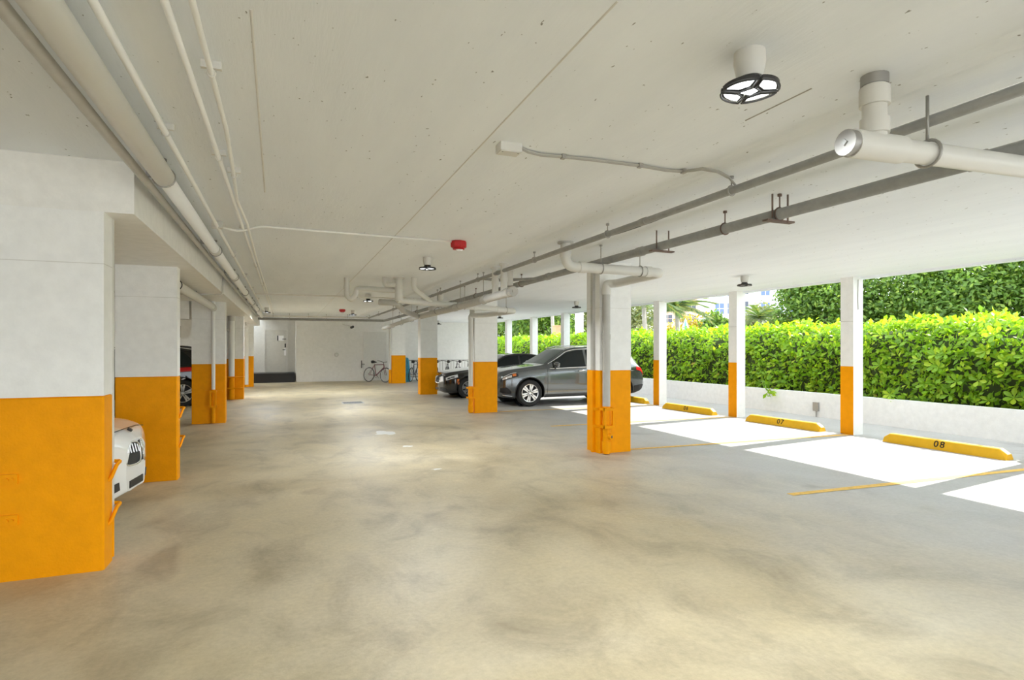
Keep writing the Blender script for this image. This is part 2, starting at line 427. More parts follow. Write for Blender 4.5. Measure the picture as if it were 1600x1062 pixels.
# ------------------------------------------------------------------ column brackets, pipes and guards
def brackets(label, x, y, zs, loc):
    t = thing('column_bracket', label, 'bracket', loc, 'yellow brackets on the left columns')
    for z in zs:
        MB().tube(rpath([(x - 0.02, y + 0.10, z - 0.05), (x + 0.012, y + 0.10, z - 0.03), (x + 0.03, y + 0.2, z + 0.06), (x + 0.035, y + 0.28, z + 0.07), (x - .1, y + 0.30, z + 0.07)], 0.02, 3), 0.014, 6).build('strap', M_yellow, t)
    return t
brackets('pair of yellow straps on the wide nearest left column', -1.205, 4.95, (0.34, 0.66), (-1.19, 5.1, 0.66))
brackets('pair of yellow straps on the left column beyond the white car', -1.20, 7.98, (0.42, 0.78), (-1.19, 8.1, 0.78))
for z, lab in ((0.70, 'upper'), (0.42, 'lower')):
    t = thing('bracket_plate', lab + ' yellow bolted plate on the wide nearest left column', 'bracket', (-1.74, 4.925, z), 'bolted plates on the nearest column')
    MB().box(-1.838, -1.70, 4.915, 4.93, z - 0.035, z + 0.035).build('plate', M_yellow, t)
    MB().cyl((-1.73, 4.905, z), (-1.73, 4.916, z), 0.012, seg=6).cyl((-1.76, 4.905, z), (-1.76, 4.916, z), 0.012, seg=6).build('bolt', M_yellow, t)
def downpipe(label, x, y, r, ztop, zpaint, mat, guard=None, face_y=None, low=True):
    t = thing('downpipe', label, 'pipe', (x, y, 0))
    MB().cyl((x, y, zpaint), (x, y, ztop), r, seg=16).build('pipe', mat, t, 'auto')
    p = MB().cyl((x, y, 0.012), (x, y, zpaint), r * 1.02, seg=16)
    p.build('painted_foot', M_yellow, t, 'auto')
    if low:
        MB().cyl((x, y, 0.05), (x, y, 0.20), r * 1.2, seg=16).build('coupling', M_yellow, t, 'auto')
    c = MB().cyl((x, y, 1.72), (x, y, 1.80), r * 1.1, seg=16); c.build('collar', mat, t, 'auto')
    return t
def ladder_guard(label, x, y, r, z0, z1, wing, back):
    t = thing('pipe_guard', label, 'pipe guard', (x, y, z0), 'yellow steel pipe guards')
    ry = y - r - 0.03
    MB().box(x - r - 0.03, x - r + 0.005, ry - 0.008, ry + 0.02, z0, z1).build('upright', M_yellow, t)
    MB().box(x + r - 0.005, x + r + 0.03, ry - 0.008, ry + 0.02, z0, z1).build('upright', M_yellow, t)
    for z in (z0, z1 - 0.04):
        MB().box(x - r - 0.03, x + r + 0.03, ry - 0.01, ry + 0.012, z, z + 0.04).build('rail', M_yellow, t)
        MB().box(x - r - 0.03, x - r - 0.015, ry, back, z, z + 0.04).box(x - wing, x - r - 0.015, back - 0.012, back, z, z + 0.04).build('arm', M_yellow, t)
        MB().box(x + r + 0.015, x + r + 0.03, ry, back, z, z + 0.04).box(x + r + 0.015, x + wing, back - 0.012, back, z, z + 0.04).build('arm', M_yellow, t)
    return t
# nearest aisle column: drain pipe, its guard, clean-out, and a second steel channel on the side
px_, py_ = 4.505, 7.53
t = downpipe('grey drain downpipe on the nearest aisle column', px_, py_, 0.058, 2.50, 0.72, M_pvc_old)
MB().cyl((px_ + 0.02, py_ - 0.04, 0.27), (px_ + 0.035, py_ - 0.095, 0.27), 0.045, seg=12).build('cleanout_cap', M_yellow, t, 'auto')
MB().cyl((px_ + 0.035, py_ - 0.095, 0.27), (px_ + 0.038, py_ - 0.10, 0.27), 0.02, seg=6).build('cap_nut', M_rust, t)
ladder_guard('yellow ladder guard on the nearest aisle column', px_, py_, 0.058, 0.40, 0.70, 0.20, 7.6)
t = thing('steel_channel', 'slim grey conduit strip on the side of the nearest aisle column', 'conduit', (4.42, 7.8, 0))
MB().box(4.385, 4.43, 7.74, 7.80, 1.255, HR).build('upper', M_pvc_old, t)
MB().box(4.385, 4.43, 7.74, 7.80, 0.0, 1.255).build('painted_foot', M_yellow, t)
downpipe('pale drain downpipe left of the middle aisle column', 4.245, 13.48, 0.055, 2.30, 0.66, M_pvc)
ladder_guard('yellow ladder guard left of the middle aisle column', 4.245, 13.48, 0.055, 0.36, 0.64, 0.09, 13.56)
downpipe('white drain downpipe left of the farthest aisle column', 4.40, 25.95, 0.055, 2.6, 0.62, M_pvc)
downpipe('slim white downpipe on the front of the third left column', -1.385, 13.585, 0.036, SOF, 0.72, M_pvcw)
ladder_guard('yellow ladder guard on the third left column', -1.385, 13.585, 0.036, 0.34, 0.70, 0.17, 13.65)
downpipe('thick white downpipe on the fourth left column', -1.50, 19.60, 0.085, 2.42, 0.70, M_pvcw, low=False)
t = thing('pipe_guard', 'yellow horizontal rail guard on the fourth left column', 'pipe guard', (-1.5, 19.5, 0.36), 'yellow steel pipe guards')
for z in (0.36, 0.70):
    MB().tube([(-1.80, 19.72, z), (-1.80, 19.48, z), (-1.16, 19.48, z), (-1.16, 19.72, z)], 0.022, 6).build('rail', M_yellow, t)
MB().box(-1.66, -1.62, 19.46, 19.48, 0.36, 0.70).build('upright', M_yellow, t)
downpipe('white downpipe on the farthest left column', -1.42, 25.78, 0.07, 2.42, 0.10, M_pvcw, low=False)
downpipe('white downpipe at the back of the wide nearest left column', -1.24, 5.20, 0.035, SOF, 0.30, M_pvc, low=False)

# ------------------------------------------------------------------ ceiling pipes
def hanger(parent, x, y, z, r, ceil, axis='y', mat=M_steel, rod=0.006):
    mb = MB().torus((x, y, z), r + 0.006, 0.007, axis, 18, 6)
    mb.tube([(x, y, z + r), (x, y, ceil)], rod, 6); mb.cyl((x, y, ceil - 0.02), (x, y, ceil), 0.018, seg=8)
    return mb.build('hanger', mat, parent, True)
def ring(parent, name, p, d, r, ln, mat):
    p = Vector(p); d = Vector(d).normalized() * ln / 2
    return MB().cyl(p - d, p + d, r, seg=18).build(name, mat, parent, 'auto')

t = thing('sprinkler_pipe', 'slim grey pipe along the ceiling fold with cable clipped on', 'pipe', (3.155, 0, 2.79))
MB().tube([(3.155, Y0, 2.79), (3.155, 23.7, 2.79)], 0.030, 14).build('pipe', M_grey_pipe, t, True)
for y in (3.45, 5.25, 7.15, 9.6, 12.2, 15.0, 18.0, 21.0, 23.4): hanger(t, 3.155, y, 2.79, 0.030, HR)
for y in (1.35, 4.6, 8.6, 12.9): ring(t, 'coupling', (3.155, y, 2.79), (0, 1, 0), 0.036, 0.09, M_grey_pipe)
cb = [(3.155 + 0.035 + 0.02 * math.sin(y * 2.1), y, 2.80 - 0.035 * max(0, math.sin(y * 1.6))) for y in np.arange(-3, 6, 0.25)]
tag(MB().tube(cb, 0.006, 6).build('cable', M_cable_dark), 'thin dark cable sagging beside the slim grey ceiling pipe', 'cable')

t = thing('sprinkler_main', 'thick grey pipe running the length of the ceiling', 'pipe', (3.90, 0, 2.73))
MB().tube(rpath([(3.90, Y0, 2.73), (3.90, 24.5, 2.73), (-0.95, 24.5, 2.73)], 0.12), 0.048, 16).build('pipe', M_grey_pipe, t, True)
for y in (3.7, 4.35, 9.4, 12.0, 15, 18, 21): hanger(t, 3.90, y, 2.73, 0.048, HR, mat=M_rust)
for y in (3.72, 5.35):
    MB().tube([(3.84, y, HR), (3.84, y, 2.70)], 0.008, 6).tube([(3.98, y - .03, HR), (3.98, y - .03, 2.66)], 0.008, 6).box(3.76, 4.06, y - 0.03, y + 0.03, 2.665, 2.68).build('trapeze', M_rust, t)
for y in (2.2, 5.75, 8.3, 14.0): ring(t, 'coupling', (3.90, y, 2.73), (0, 1, 0), 0.056, 0.10, M_grey_pipe)
for x in (3.2, 1.6, 0.2): hanger(t, x, 24.5, 2.73, 0.048, HL if x < 2.8 else HR, 'x')

t = thing('cross_pipe', 'white pipe crossing the far end of the ceiling', 'pipe', (1.4, 24.3, 2.85))
MB().tube(rpath([(3.155, 23.6, 2.80), (3.0, 24.3, 2.83), (-1.35, 24.3, 2.83), (-1.35, 24.3, 2.45)], 0.08), 0.032, 12).build('pipe', M_conduit, t, True)
for x in (2.4, 0.9, -0.4): hanger(t, x, 24.3, 2.83, 0.032, HL, 'x')

# near drain tee
t = thing('drain_pipe', 'large near drain tee with round end cap under the ceiling', 'drain pipe', (2.73, 2.0, 2.6))
dv = Vector((1.09, -0.07, 0.004)).normalized(); o = Vector((2.73, 2.0, 2.60))
MB().cyl((2.73, 2.0, 2.60), (2.73, 2.0, HL), 0.055, seg=20).build('riser', M_pvc, t, 'auto')
MB().tube([o - dv * 0.16, o + dv * 6.9], 0.057, 20).build('run', M_pvc, t, 'auto')
MB().cyl((2.73, 2.0, 2.80), (2.73, 2.0, 2.89), 0.068, seg=20).build('coupling', M_pvc, t, 'auto')
MB().cyl((2.73, 2.0, 2.66), (2.73, 2.0, 2.735), 0.066, seg=20).build('coupling', M_pvc, t, 'auto')
MB().cyl((2.73, 2.0, 2.90), (2.73, 2.0, HL), 0.062, seg=20).build('rough_collar', M_steel, t, 'auto')
MB().tube([o - dv * 0.15, o + dv * 0.17], 0.068, 20).build('tee', M_pvc, t, 'auto')
MB().tube([o - dv * 0.19, o - dv * 0.15], 0.062, 20).build('end_cap', M_steel, t, 'auto')
MB().tube([o - dv * 0.20, o - dv * 0.19], 0.018, 4).build('cap_nut', M_grey_pipe, t)
h = o + dv * 0.36
MB().torus(h, 0.068, 0.008, 'x', 20, 6).tube([(h.x, h.y, h.z + .07), (h.x, h.y, HR)], 0.008, 6).build('hanger', M_steel, t, True)

def drain(label, pts, r, mat=M_pvc, caps=None, couplings=(), loc=None, rad=0.13):
    t = thing('drain_pipe', label, 'drain pipe', loc or pts[0])
    MB().tube(rpath(pts, rad), r, 18).build('run', mat, t, 'auto')
    for p, d_ in couplings: ring(t, 'coupling', p, d_, r * 1.14, r * 1.4, mat)
    return t
# above the nearest aisle column
t = drain('white drain pipe looping over the nearest aisle column', [(3.22, 6.35, HR), (3.22, 6.35, 2.60), (4.66, 6.35, 2.59), (4.62, 7.45, 2.56), (4.505, 7.53, 2.56), (4.505, 7.53, 2.48)], 0.062,
          couplings=[((3.22, 6.35, 2.76), (0, 0, 1)), ((3.45, 6.35, 2.60), (1, 0, 0)), ((4.42, 6.35, 2.592), (1, 0, 0)), ((4.505, 7.53, 2.44), (0, 0, 1))], rad=0.16)
hanger(t, 3.72, 6.35, 2.60, 0.062, HR, 'x'); hanger(t, 4.30, 6.35, 2.593, 0.062, HR, 'x')
MB().cyl((3.22, 6.35, HR - 0.02), (3.22, 6.35, HR), 0.10, seg=18).build('flange', M_pvc_old, t, 'auto')
# along the aisle towards the middle column
t = drain('grey capped drain pipe running along the aisle ceiling', [(3.17, 8.0, 2.44), (3.2, 11.6, 2.40), (3.25, 14.5, 2.40)], 0.068, M_pvc_old,
          couplings=[((3.172, 8.12, 2.44), (0, 1, 0)), ((3.18, 9.2, 2.43), (0, 1, 0)), ((3.2, 11.2, 2.405), (0, 1, 0))])
MB().cyl((3.17, 7.95, 2.44), (3.17, 8.02, 2.44), 0.074, seg=18).build('end_cap', M_pvc_old, t, 'auto')
MB().box(3.15, 3.19, 7.935, 7.955, 2.42, 2.46).build('cap_nut', M_pvc_old, t)
for y in (8.35, 8.75):
    MB().cyl((3.17, y, 2.44), (3.17, y, HR), 0.052, seg=16).cyl((3.17, y, 2.62), (3.17, y, 2.70), 0.06, seg=16).build('riser', M_pvc, t, 'auto')
    MB().cyl((3.17, y, HR - 0.025), (3.17, y, HR), 0.08, seg=16).build('flange', M_pvc, t, 'auto')
for y in (9.4, 10.8, 12.6): hanger(t, 3.19, y, 2.42, 0.068, HR)
# over the middle aisle column
t = drain('white drain pipe crossing over to the middle aisle column', [(2.05, 11.25, 2.53), (4.86, 12.1, 2.43), (4.6, 13.2, 2.40), (4.245, 13.48, 2.38), (4.245, 13.48, 2.28)], 0.062,
          couplings=[((2.6, 11.42, 2.512), (2.8, .85, -.1)), ((3.3, 11.63, 2.486), (2.8, .85, -.1)), ((3.8, 11.78, 2.468), (2.8, .85, -.1)), ((4.4, 11.96, 2.446), (2.8, .85, -.1))])
hanger(t, 4.62, 12.03, 2.44, 0.062, HR, 'x'); hanger(t, 3.55, 11.7, 2.478, 0.062, HR, 'x')
# twin trap group
t = drain('white drain stack with trap and sloping branch', [(1.12, 11.5, HL), (1.12, 11.5, 2.62), (1.19, 11.48, 2.52), (1.29, 11.45, 2.62), (1.30, 11.45, 2.74), (1.45, 11.4, 2.74), (2.05, 11.15, 2.70)], 0.05,
          couplings=[((1.12, 11.5, 2.76), (0, 0, 1))], rad=0.07)
MB().cyl((2.05, 11.1, 2.50), (2.05, 11.1, HL), 0.075, seg=18).build('stack', M_pvc, t, 'auto')
MB().cyl((2.05, 11.1, 2.72), (2.05, 11.1, 2.80), 0.085, seg=18).build('coupling', M_pvc, t, 'auto')
MB().cyl((2.05, 11.1, HL - 0.03), (2.05, 11.1, HL), 0.11, seg=18).build('flange', M_pvc, t, 'auto')
MB().tube(rpath([(2.32, 11.0, HL), (2.32, 11.0, 2.74), (2.85, 11.55, 2.50)], 0.08), 0.05, 16).build('branch', M_pvc, t, 'auto')
MB().tube(rpath([(1.80, 11.2, HL), (1.80, 11.2, 2.80), (2.0, 11.1, 2.80)], 0.08), 0.05, 16).build('branch', M_pvc, t, 'auto')
t = drain('white drain pipe stretching along beyond the trap group', [(1.75, 11.55, 2.50), (2.05, 11.35, 2.48), (2.6, 13.5, 2.46), (3.2, 14.6, 2.40), (3.55, 22.5, 2.34), (4.4, 25.95, 2.5)], 0.06, M_pvc_old,
          couplings=[((2.2, 11.95, 2.475), (0.26, 1, 0))])
for y in (16, 18, 20): hanger(t, 3.25 + (y - 14.6) * .044, y, 2.395 - (y - 14.6) * .0076, 0.06, HR)
t = drain('short grey branch pipe between the two ceiling lines', [(3.155, 9.4, 2.79), (3.45, 9.3, 2.76), (3.90, 8.6, 2.73)], 0.025, M_grey_pipe, rad=0.1)
t = drain('small round drain fitting hanging near the ceiling lines', [(3.55, 9.1, HR), (3.55, 9.1, 2.66)], 0.065, M_pvc)
MB().cyl((3.55, 9.1, 2.72), (3.55, 9.1, 2.77), 0.08, seg=16).build('collar', M_pvc, t, 'auto')
t = drain('small bent drain fitting above the black sedan', [(3.42, 13.2, HR), (3.42, 13.2, 2.66), (3.20, 13.4, 2.50)], 0.055, M_pvc, couplings=[((3.42, 13.2, 2.78), (0, 0, 1))])
t = drain('slim sprinkler branch crossing below the trap group', [(-0.6, 14.0, 2.80), (1.2, 14.0, 2.80), (3.155, 14.0, 2.79)], 0.018, M_conduit)
for x in (2.6, 1.6): hanger(t, x, 14.0, 2.80, 0.018, HL, 'x')

# left hand pipes under the ceiling
t = thing('waste_pipe', 'thick white pipe along the left soffit beam', 'pipe', (-0.80, 0, 2.82))
MB().tube([(-0.80, Y0, 2.84), (-0.80, 4.75, 2.82)], 0.068, 20).tube([(-0.80, 4.75, 2.82), (-0.80, 24.2, 2.80)], 0.056, 20).build('pipe', M_pvcw, t, True)
for y in (4.75, 8.1, 11.0, 14, 17, 20): hanger(t, -0.80, y, 2.82, 0.064, HL, mat=M_steel)
for y in (10.9, 8.0): ring(t, 'coupling', (-0.80, y, 2.816), (0, 1, 0), 0.066, 0.16, M_pvc)
t = thing('steel_conduit', 'grey steel conduit tucked beside the thick left pipe', 'conduit', (-0.925, 0, 2.86))
MB().tube([(-0.925, Y0, 2.80), (-0.925, 5.0, 2.80), (-0.95, 24, 2.82)], 0.030, 10).build('pipe', M_pvc_old, t, True)
for y in range(2, 24, 3): MB().box(-0.96, -0.89, y, y + 0.03, 2.88, HL).build('clip', M_steel, t)
cb = [(-0.985 + 0.012 * math.sin(y * 1.3), y, 2.86 + 0.02 * math.sin(y * 2.2)) for y in np.arange(-3, 23, 0.3)]
tag(MB().tube(cb, 0.007, 6).build('cable', M_cable_dark), 'black cable running along the left soffit beam', 'cable')
def slim(label, pts, r, ys, xf):
    t = thing('slim_conduit', label, 'conduit', pts[0])
    MB().tube(pts, r, 10).build('pipe', M_pvcw, t, True)
    for y in ys:
        x = xf(y)
        MB().torus((x, y, 2.895), r + 0.004, 0.005, 'y', 12, 5).box(x - 0.045, x + 0.045, y - 0.012, y + 0.012, HL - 0.035, HL).build('clip', M_conduit, t)
    return t
slim('slim white conduit nearest the thick left pipe', [(-0.665, Y0, 2.895), (-0.665, 24, 2.895)], 0.018, (1.95, 4.0, 6.9, 9, 11.5, 14, 17), lambda y: -0.665)
slim('middle slim white conduit on the left ceiling', [(-0.415, Y0, 2.895), (-0.415, 24, 2.895)], 0.015, (2.15, 4.4, 7, 10, 13), lambda y: -0.415)
slim('rightmost slim white conduit bending towards its neighbour', [(-0.32, Y0, 2.895), (-0.32, 3.8, 2.895), (-0.345, 4.6, 2.895), (-0.385, 5.6, 2.895), (-0.36, 6.6, 2.895), (-0.375, 9, 2.895), (-0.36, 24, 2.895)], 0.013, (3.05, 4.8), lambda y: -0.32 if y < 4 else -0.35)
# stall waste pipe
t = thing('waste_pipe', 'short thick white pipe inside the left stall bay', 'pipe', (-1.36, 10.5, 2.44))
MB().tube(rpath([(-1.36, 8.3, 2.45), (-1.36, 13.35, 2.43), (-1.385, 13.585, 2.43)], 0.08), 0.068, 18).build('pipe', M_pvc, t, 'auto')
ring(t, 'coupling', (-1.36, 13.1, 2.43), (0, 1, 0), 0.076, 0.14, M_pvc)
hanger(t, -1.36, 8.9, 2.45, 0.068, SOF, mat=M_dark)
t = thing('slim_conduit', 'slim white conduit crossing under the left soffit beam', 'conduit', (-1.4, 11.2, 2.5))
MB().tube(rpath([(-3.0, 11.2, 2.52), (-1.0, 11.2, 2.52), (-0.99, 11.2, 2.90)], 0.05), 0.014, 8).build('pipe', M_pvc, t, True)
MB().cyl((-1.4, 11.2, 2.52), (-1.4, 11.2, SOF), 0.008, seg=6).build('rod', M_steel, t)
t = thing('drain_pipe', 'white elbow and wye joining the fourth left column pipe', 'drain pipe', (-1.5, 19.6, 2.3))
MB().tube(rpath([(-1.5, 19.6, 2.42), (-1.5, 19.6, SOF)], 0.05), 0.10, 16).build('hub', M_pvc, t, 'auto')
MB().tube([(-1.5, 19.6, 2.05), (-1.75, 19.55, 2.25), (-1.95, 19.5, 2.30)], 0.04, 12).build('wye', M_pvc, t, 'auto')

# fire alarm, its conduit and other small ceiling things
t = thing('slim_conduit', 'slim white conduit crossing the ceiling to the red alarm', 'conduit', (0.7, 6.95, 2.93))
MB().tube(rpath([(-0.665, 6.9, 2.90), (-0.45, 6.9, 2.86), (-0.25, 6.92, 2.935), (1.96, 7.03, 2.935)], 0.06), 0.011, 8).build('pipe', M_pvcw, t, True)
MB().box(-0.72, -0.61, 6.86, 6.94, 2.88, HL).build('junction', M_pvc, t)
def alarm(label, loc):
    x, y, z = loc
    t = thing('fire_alarm', label, 'fire alarm', loc, 'red ceiling fire alarms')
    MB().lathe([(0.0, 0), (0.095, 0), (0.105, -0.012), (0.105, -0.07), (0.09, -0.085), (0.0, -0.085)], loc, 'z', 8).build('body', M_red, t)
    MB().lathe([(0.07, -0.085), (0.075, -0.105), (0.0, -0.108)], loc, 'z', 20).build('ring', M_red, t, 'auto')
    MB().lathe([(0.05, -0.105), (0.04, -0.125), (0.0, -0.13)], (x + 0.01, y, z), 'z', 14).build('strobe', M_lens, t, 'auto')
    return t
al = alarm('red fire alarm hanging from the ceiling at the conduit end', (2.06, 7.05, HL))
dup(al, (1.9, 21.0, HL), None, 'small distant red fire alarm above the far wall')
jb = at_z(795, 226, HL)
t = thing('junction_box', 'white square junction box on the ceiling', 'junction box', jb)
MB().box(jb.x - 0.075, jb.x + 0.075, jb.y - 0.05, jb.y + 0.05, HL - 0.055, HL).build('box', M_pvc, t)
MB().box(jb.x - 0.07, jb.x + 0.07, jb.y - 0.045, jb.y + 0.045, HL - 0.060, HL - 0.055).build('lid', M_pvc, t)
for sx in (-1, 1): MB().cyl((jb.x + sx * .055, jb.y - .03, HL - .063), (jb.x + sx * .055, jb.y - .03, HL - .06), 0.006, seg=6).build('screw', M_steel, t)
pts = [at_z(px, py, HL - 0.012) for px, py in ((812, 229), (825, 236), (845, 241), (880, 244), (920, 248), (960, 253), (1000, 258), (1040, 265), (1068, 267))]
pts += [at_z(px, py, HR - 0.02) for px, py in ((1098, 263), (1122, 267), (1138, 276))] + [Vector((3.15, at_z(1148, 289, 2.82).y, 2.82))]
t = thing('flex_cable', 'flexible grey cable from the junction box to the ceiling pipe', 'cable', pts[0])
MB().tube(pts, 0.009, 8).build('cable', M_cable, t, True)
MB().tube([p + Vector((0.004, 0.012, -0.006)) for p in pts[:-1]], 0.006, 6).build('cable', M_cable, t, True)
for i in (3, 6, 8): MB().box(pts[i].x - 0.014, pts[i].x + 0.014, pts[i].y - .02, pts[i].y + .02, HL - 0.03, HL).build('clip', M_steel, t)

# lamps
def lamp(label, loc, led=None):
    led = led or M_led
    x, y, z = loc
    t = thing('ceiling_lamp', label, 'lamp', loc, 'folding panel ceiling lamps')
    MB().lathe([(0.0, 0), (0.068, 0), (0.07, -0.05), (0.066, -0.07), (0.056, -0.12), (0.0, -0.12)], loc, 'z', 24).build('socket_collar', M_pvc, t, 'auto')
    MB().lathe([(0.045, -0.115), (0.05, -0.13), (0.062, -0.145), (0.058, -0.165), (0.03, -0.17), (0.0, -0.17)], loc, 'z', 16).build('heat_sink', M_dark, t, 'auto')
    MB().box(x - 0.034, x + 0.034, y - 0.034, y + 0.034, z - 0.178, z - 0.168).build('hub_frame', M_dark, t)
    MB().box(x - 0.027, x + 0.027, y - 0.027, y + 0.027, z - 0.181, z - 0.176).build('centre_panel', led, t)
    def petal(ins, th, dz):
        n = 8; r1 = 0.125 - ins; a0 = R(-41 + ins * 420); a1 = -a0; r0 = 0.042 + ins
        out = [(r1 * math.cos(a0 + (a1 - a0) * i / n), r1 * math.sin(a0 + (a1 - a0) * i / n)) for i in range(n + 1)]
        w = 0.030 - ins * 0.4
        poly = [(r0, -w)] + out + [(r0, w)]
        sl = lambda p: 0.10 * (p[0] - 0.04)
        m = len(poly)
        vs = [(p[0], p[1], dz + sl(p)) for p in poly] + [(p[0], p[1], dz + th + sl(p)) for p in poly]
        fs = [tuple(range(m - 1, -1, -1)), tuple(range(m, 2 * m))] + [(i, (i + 1) % m, (i + 1) % m + m, i + m) for i in range(m)]
        return vs, fs
    for q in range(4):
        a = R(90 * q + 22); c, s_ = math.cos(a), math.sin(a)
        tr = lambda vs: [(x + v[0] * c - v[1] * s_, y + v[0] * s_ + v[1] * c, z + v[2]) for v in vs]
        vs, fs = petal(0.0, 0.014, -0.178); p = MB().add(tr(vs), fs).build('lamp_panel', M_dark, t)
        vs, fs = petal(0.014, 0.004, -0.181); MB().add(tr(vs), fs).build('diffuser', led, p)
        vs, fs = petal(0.0, 0.0, -0.186)
        ring_ = [Vector(v) for v in tr(vs[:len(vs) // 2])]; MB().tube(ring_ + [ring_[0]], 0.005, 5).build('rim', M_dark, p)
    if led is M_led:
        ld = bpy.data.lights.new('lamp_fill_light', 'SPOT'); ld.energy = 68.0; ld.color = (0.92, 0.97, 1.0)  # spot added below each aisle lamp to fill the interior
        ld.spot_size = R(165); ld.spot_blend = 0.5; ld.shadow_soft_size = 0.10
        lo = bpy.data.objects.new('lamp_fill_light', ld); COL.objects.link(lo); lo.parent = t; lo.location = (0, 0, -0.20)
    return t
lp = lamp('folding panel lamp nearest the camera beside the drain tee', (1.98, 2.05, HL))
for loc, lab in (((1.99, 8.46, HL), 'folding panel lamp just beyond the red fire alarm'), ((1.98, 14.9, HL), 'small distant folding panel lamp behind the drain trap'),
                 ((2.3, 21.4, HL), 'folding panel lamp beside the small distant red alarm'), ((-0.55, 21.0, HL), 'folding panel lamp before the far grey door')):
    dup(lp, loc, None, lab)
lq = lamp('unlit folding panel lamp before the edge column of stall 07', (7.75, 8.15, HR), M_unlit)
for loc, lab in (((7.65, 14.4, HR), 'unlit folding panel lamp above the grey vehicle'), ((7.65, 20.6, HR), 'unlit folding panel lamp above the black sedan'), ((6.9, 27.0, HR), 'farthest unlit folding panel lamp before the white far wall')):
    dup(lq, loc, None, lab)
# security camera on the far wall
t = thing('security_camera', 'small dark security camera high on the far wall', 'camera', (3.0, 28.4, 2.5))
MB().tube([(2.6, Y1, 2.72), (2.95, 28.35, 2.62), (3.0, 28.3, 2.5)], 0.02, 6).build('arm', M_conduit, t)
MB().cyl((2.95, 28.2, 2.55), (3.06, 28.3, 2.60), 0.06, seg=10).build('housing', M_dark, t)

# ------------------------------------------------------------------ floor marks and wheel stops
def line(label, x0, x1, ya, yb, w=0.10):
    n = 14; mb = MB(); vs = []
    for i in range(n + 1):
        x = x0 + (x1 - x0) * i / n; y = ya + (yb - ya) * i / n
        vs += [(x, y - w / 2 + rnd.uniform(-.006, .006), 0.003), (x, y + w / 2 + rnd.uniform(-.006, .006), 0.003)]
    mb.add(vs, [(2 * i, 2 * i + 2, 2 * i + 3, 2 * i + 1) for i in range(n)])
    o = mb.build('stall_line', M_yellow_line)
    return tag(o, label, 'painted line', 'yellow stall lines')
line('worn yellow stall line on the near side of stall 08', 5.12, 9.9, 4.72, 4.52)
line('worn yellow stall line from the nearest aisle column', 5.0, 9.66, 7.74, 7.58)
line('worn yellow stall line on the far side of stall 07', 5.05, 9.66, 10.62, 10.52)
line('worn yellow stall line under the near side of the grey vehicle', 5.0, 9.66, 13.5, 13.5)
def stop(label, num, cx, cy, rot):
    t = thing('wheel_stop', label, 'wheel stop', (cx, cy, 0), 'yellow concrete wheel stops', rot)
    hl = 0.90; pf = [(-0.10, 0), (-0.097, 0.02), (-0.055, 0.14), (-0.04, 0.15), (0.04, 0.15), (0.055, 0.14), (0.097, 0.02), (0.10, 0)]
    k = len(pf); rows = [(-hl, 0.55), (-hl + 0.10, 1.0), (hl - 0.10, 1.0), (hl, 0.55)]
    vs = [(x * (0.9 if s_ < 1 else 1), y, z * s_) for y, s_ in rows for x, z in pf]
    fs = [tuple(range(k)), tuple(range(4 * k - 1, 3 * k - 1, -1))]
    for i in range(3):
        fs += [(i * k + j, (i + 1) * k + j, (i + 1) * k + j + 1, i * k + j + 1) for j in range(k - 1)] + [((i + 1) * k, i * k, i * k + k - 1, (i + 1) * k + k - 1)]
    MB().add(vs, fs).build('block', M_stop, t, world=False)
    if num:
        cu = bpy.data.curves.new('number', 'FONT'); cu.body = num; cu.size = 0.145; cu.align_x = 'CENTER'; cu.align_y = 'CENTER'; cu.extrude = 0.0008; cu.offset = 0.002; cu.space_character = 1.25; cu.shear = 0.0
        tmp = bpy.data.objects.new('tmp', cu); COL.objects.link(tmp)
        bpy.context.view_layer.update()
        me = bpy.data.meshes.new_from_object(tmp.evaluated_get(bpy.context.evaluated_depsgraph_get()))
        bpy.data.objects.remove(tmp)
        me.materials.clear(); me.materials.append(M_ink)
        o = bpy.data.objects.new('stencilled_number', me); COL.objects.link(o); o.parent = t
        up = Vector((0.042, 0, 0.12)).normalized(); rt = Vector((0, -1, 0)); nn = rt.cross(up)
        mat = Matrix((rt, up, nn)).transposed().to_4x4(); mat.translation = Vector((-0.0745, 0, 0.084)) + nn * 0.0015
        mat = mat @ Matrix.Diagonal((1.0, 0.95, 1, 1))
        o.matrix_local = mat
    return t
stop('wheel stop stencilled 08, nearest of the yellow stops', '08', 9.60, 5.92, R(0.5))
stop('wheel stop stencilled 07, in the middle of three numbered stops', '07', 9.50, 8.93, R(3))
stop('wheel stop stencilled 06, next to the grey vehicle tail', '06', 9.42, 11.80, R(3))
stop('wheel stop half hidden by the grey vehicle rear wheel', None, 9.62, 14.75, 0)
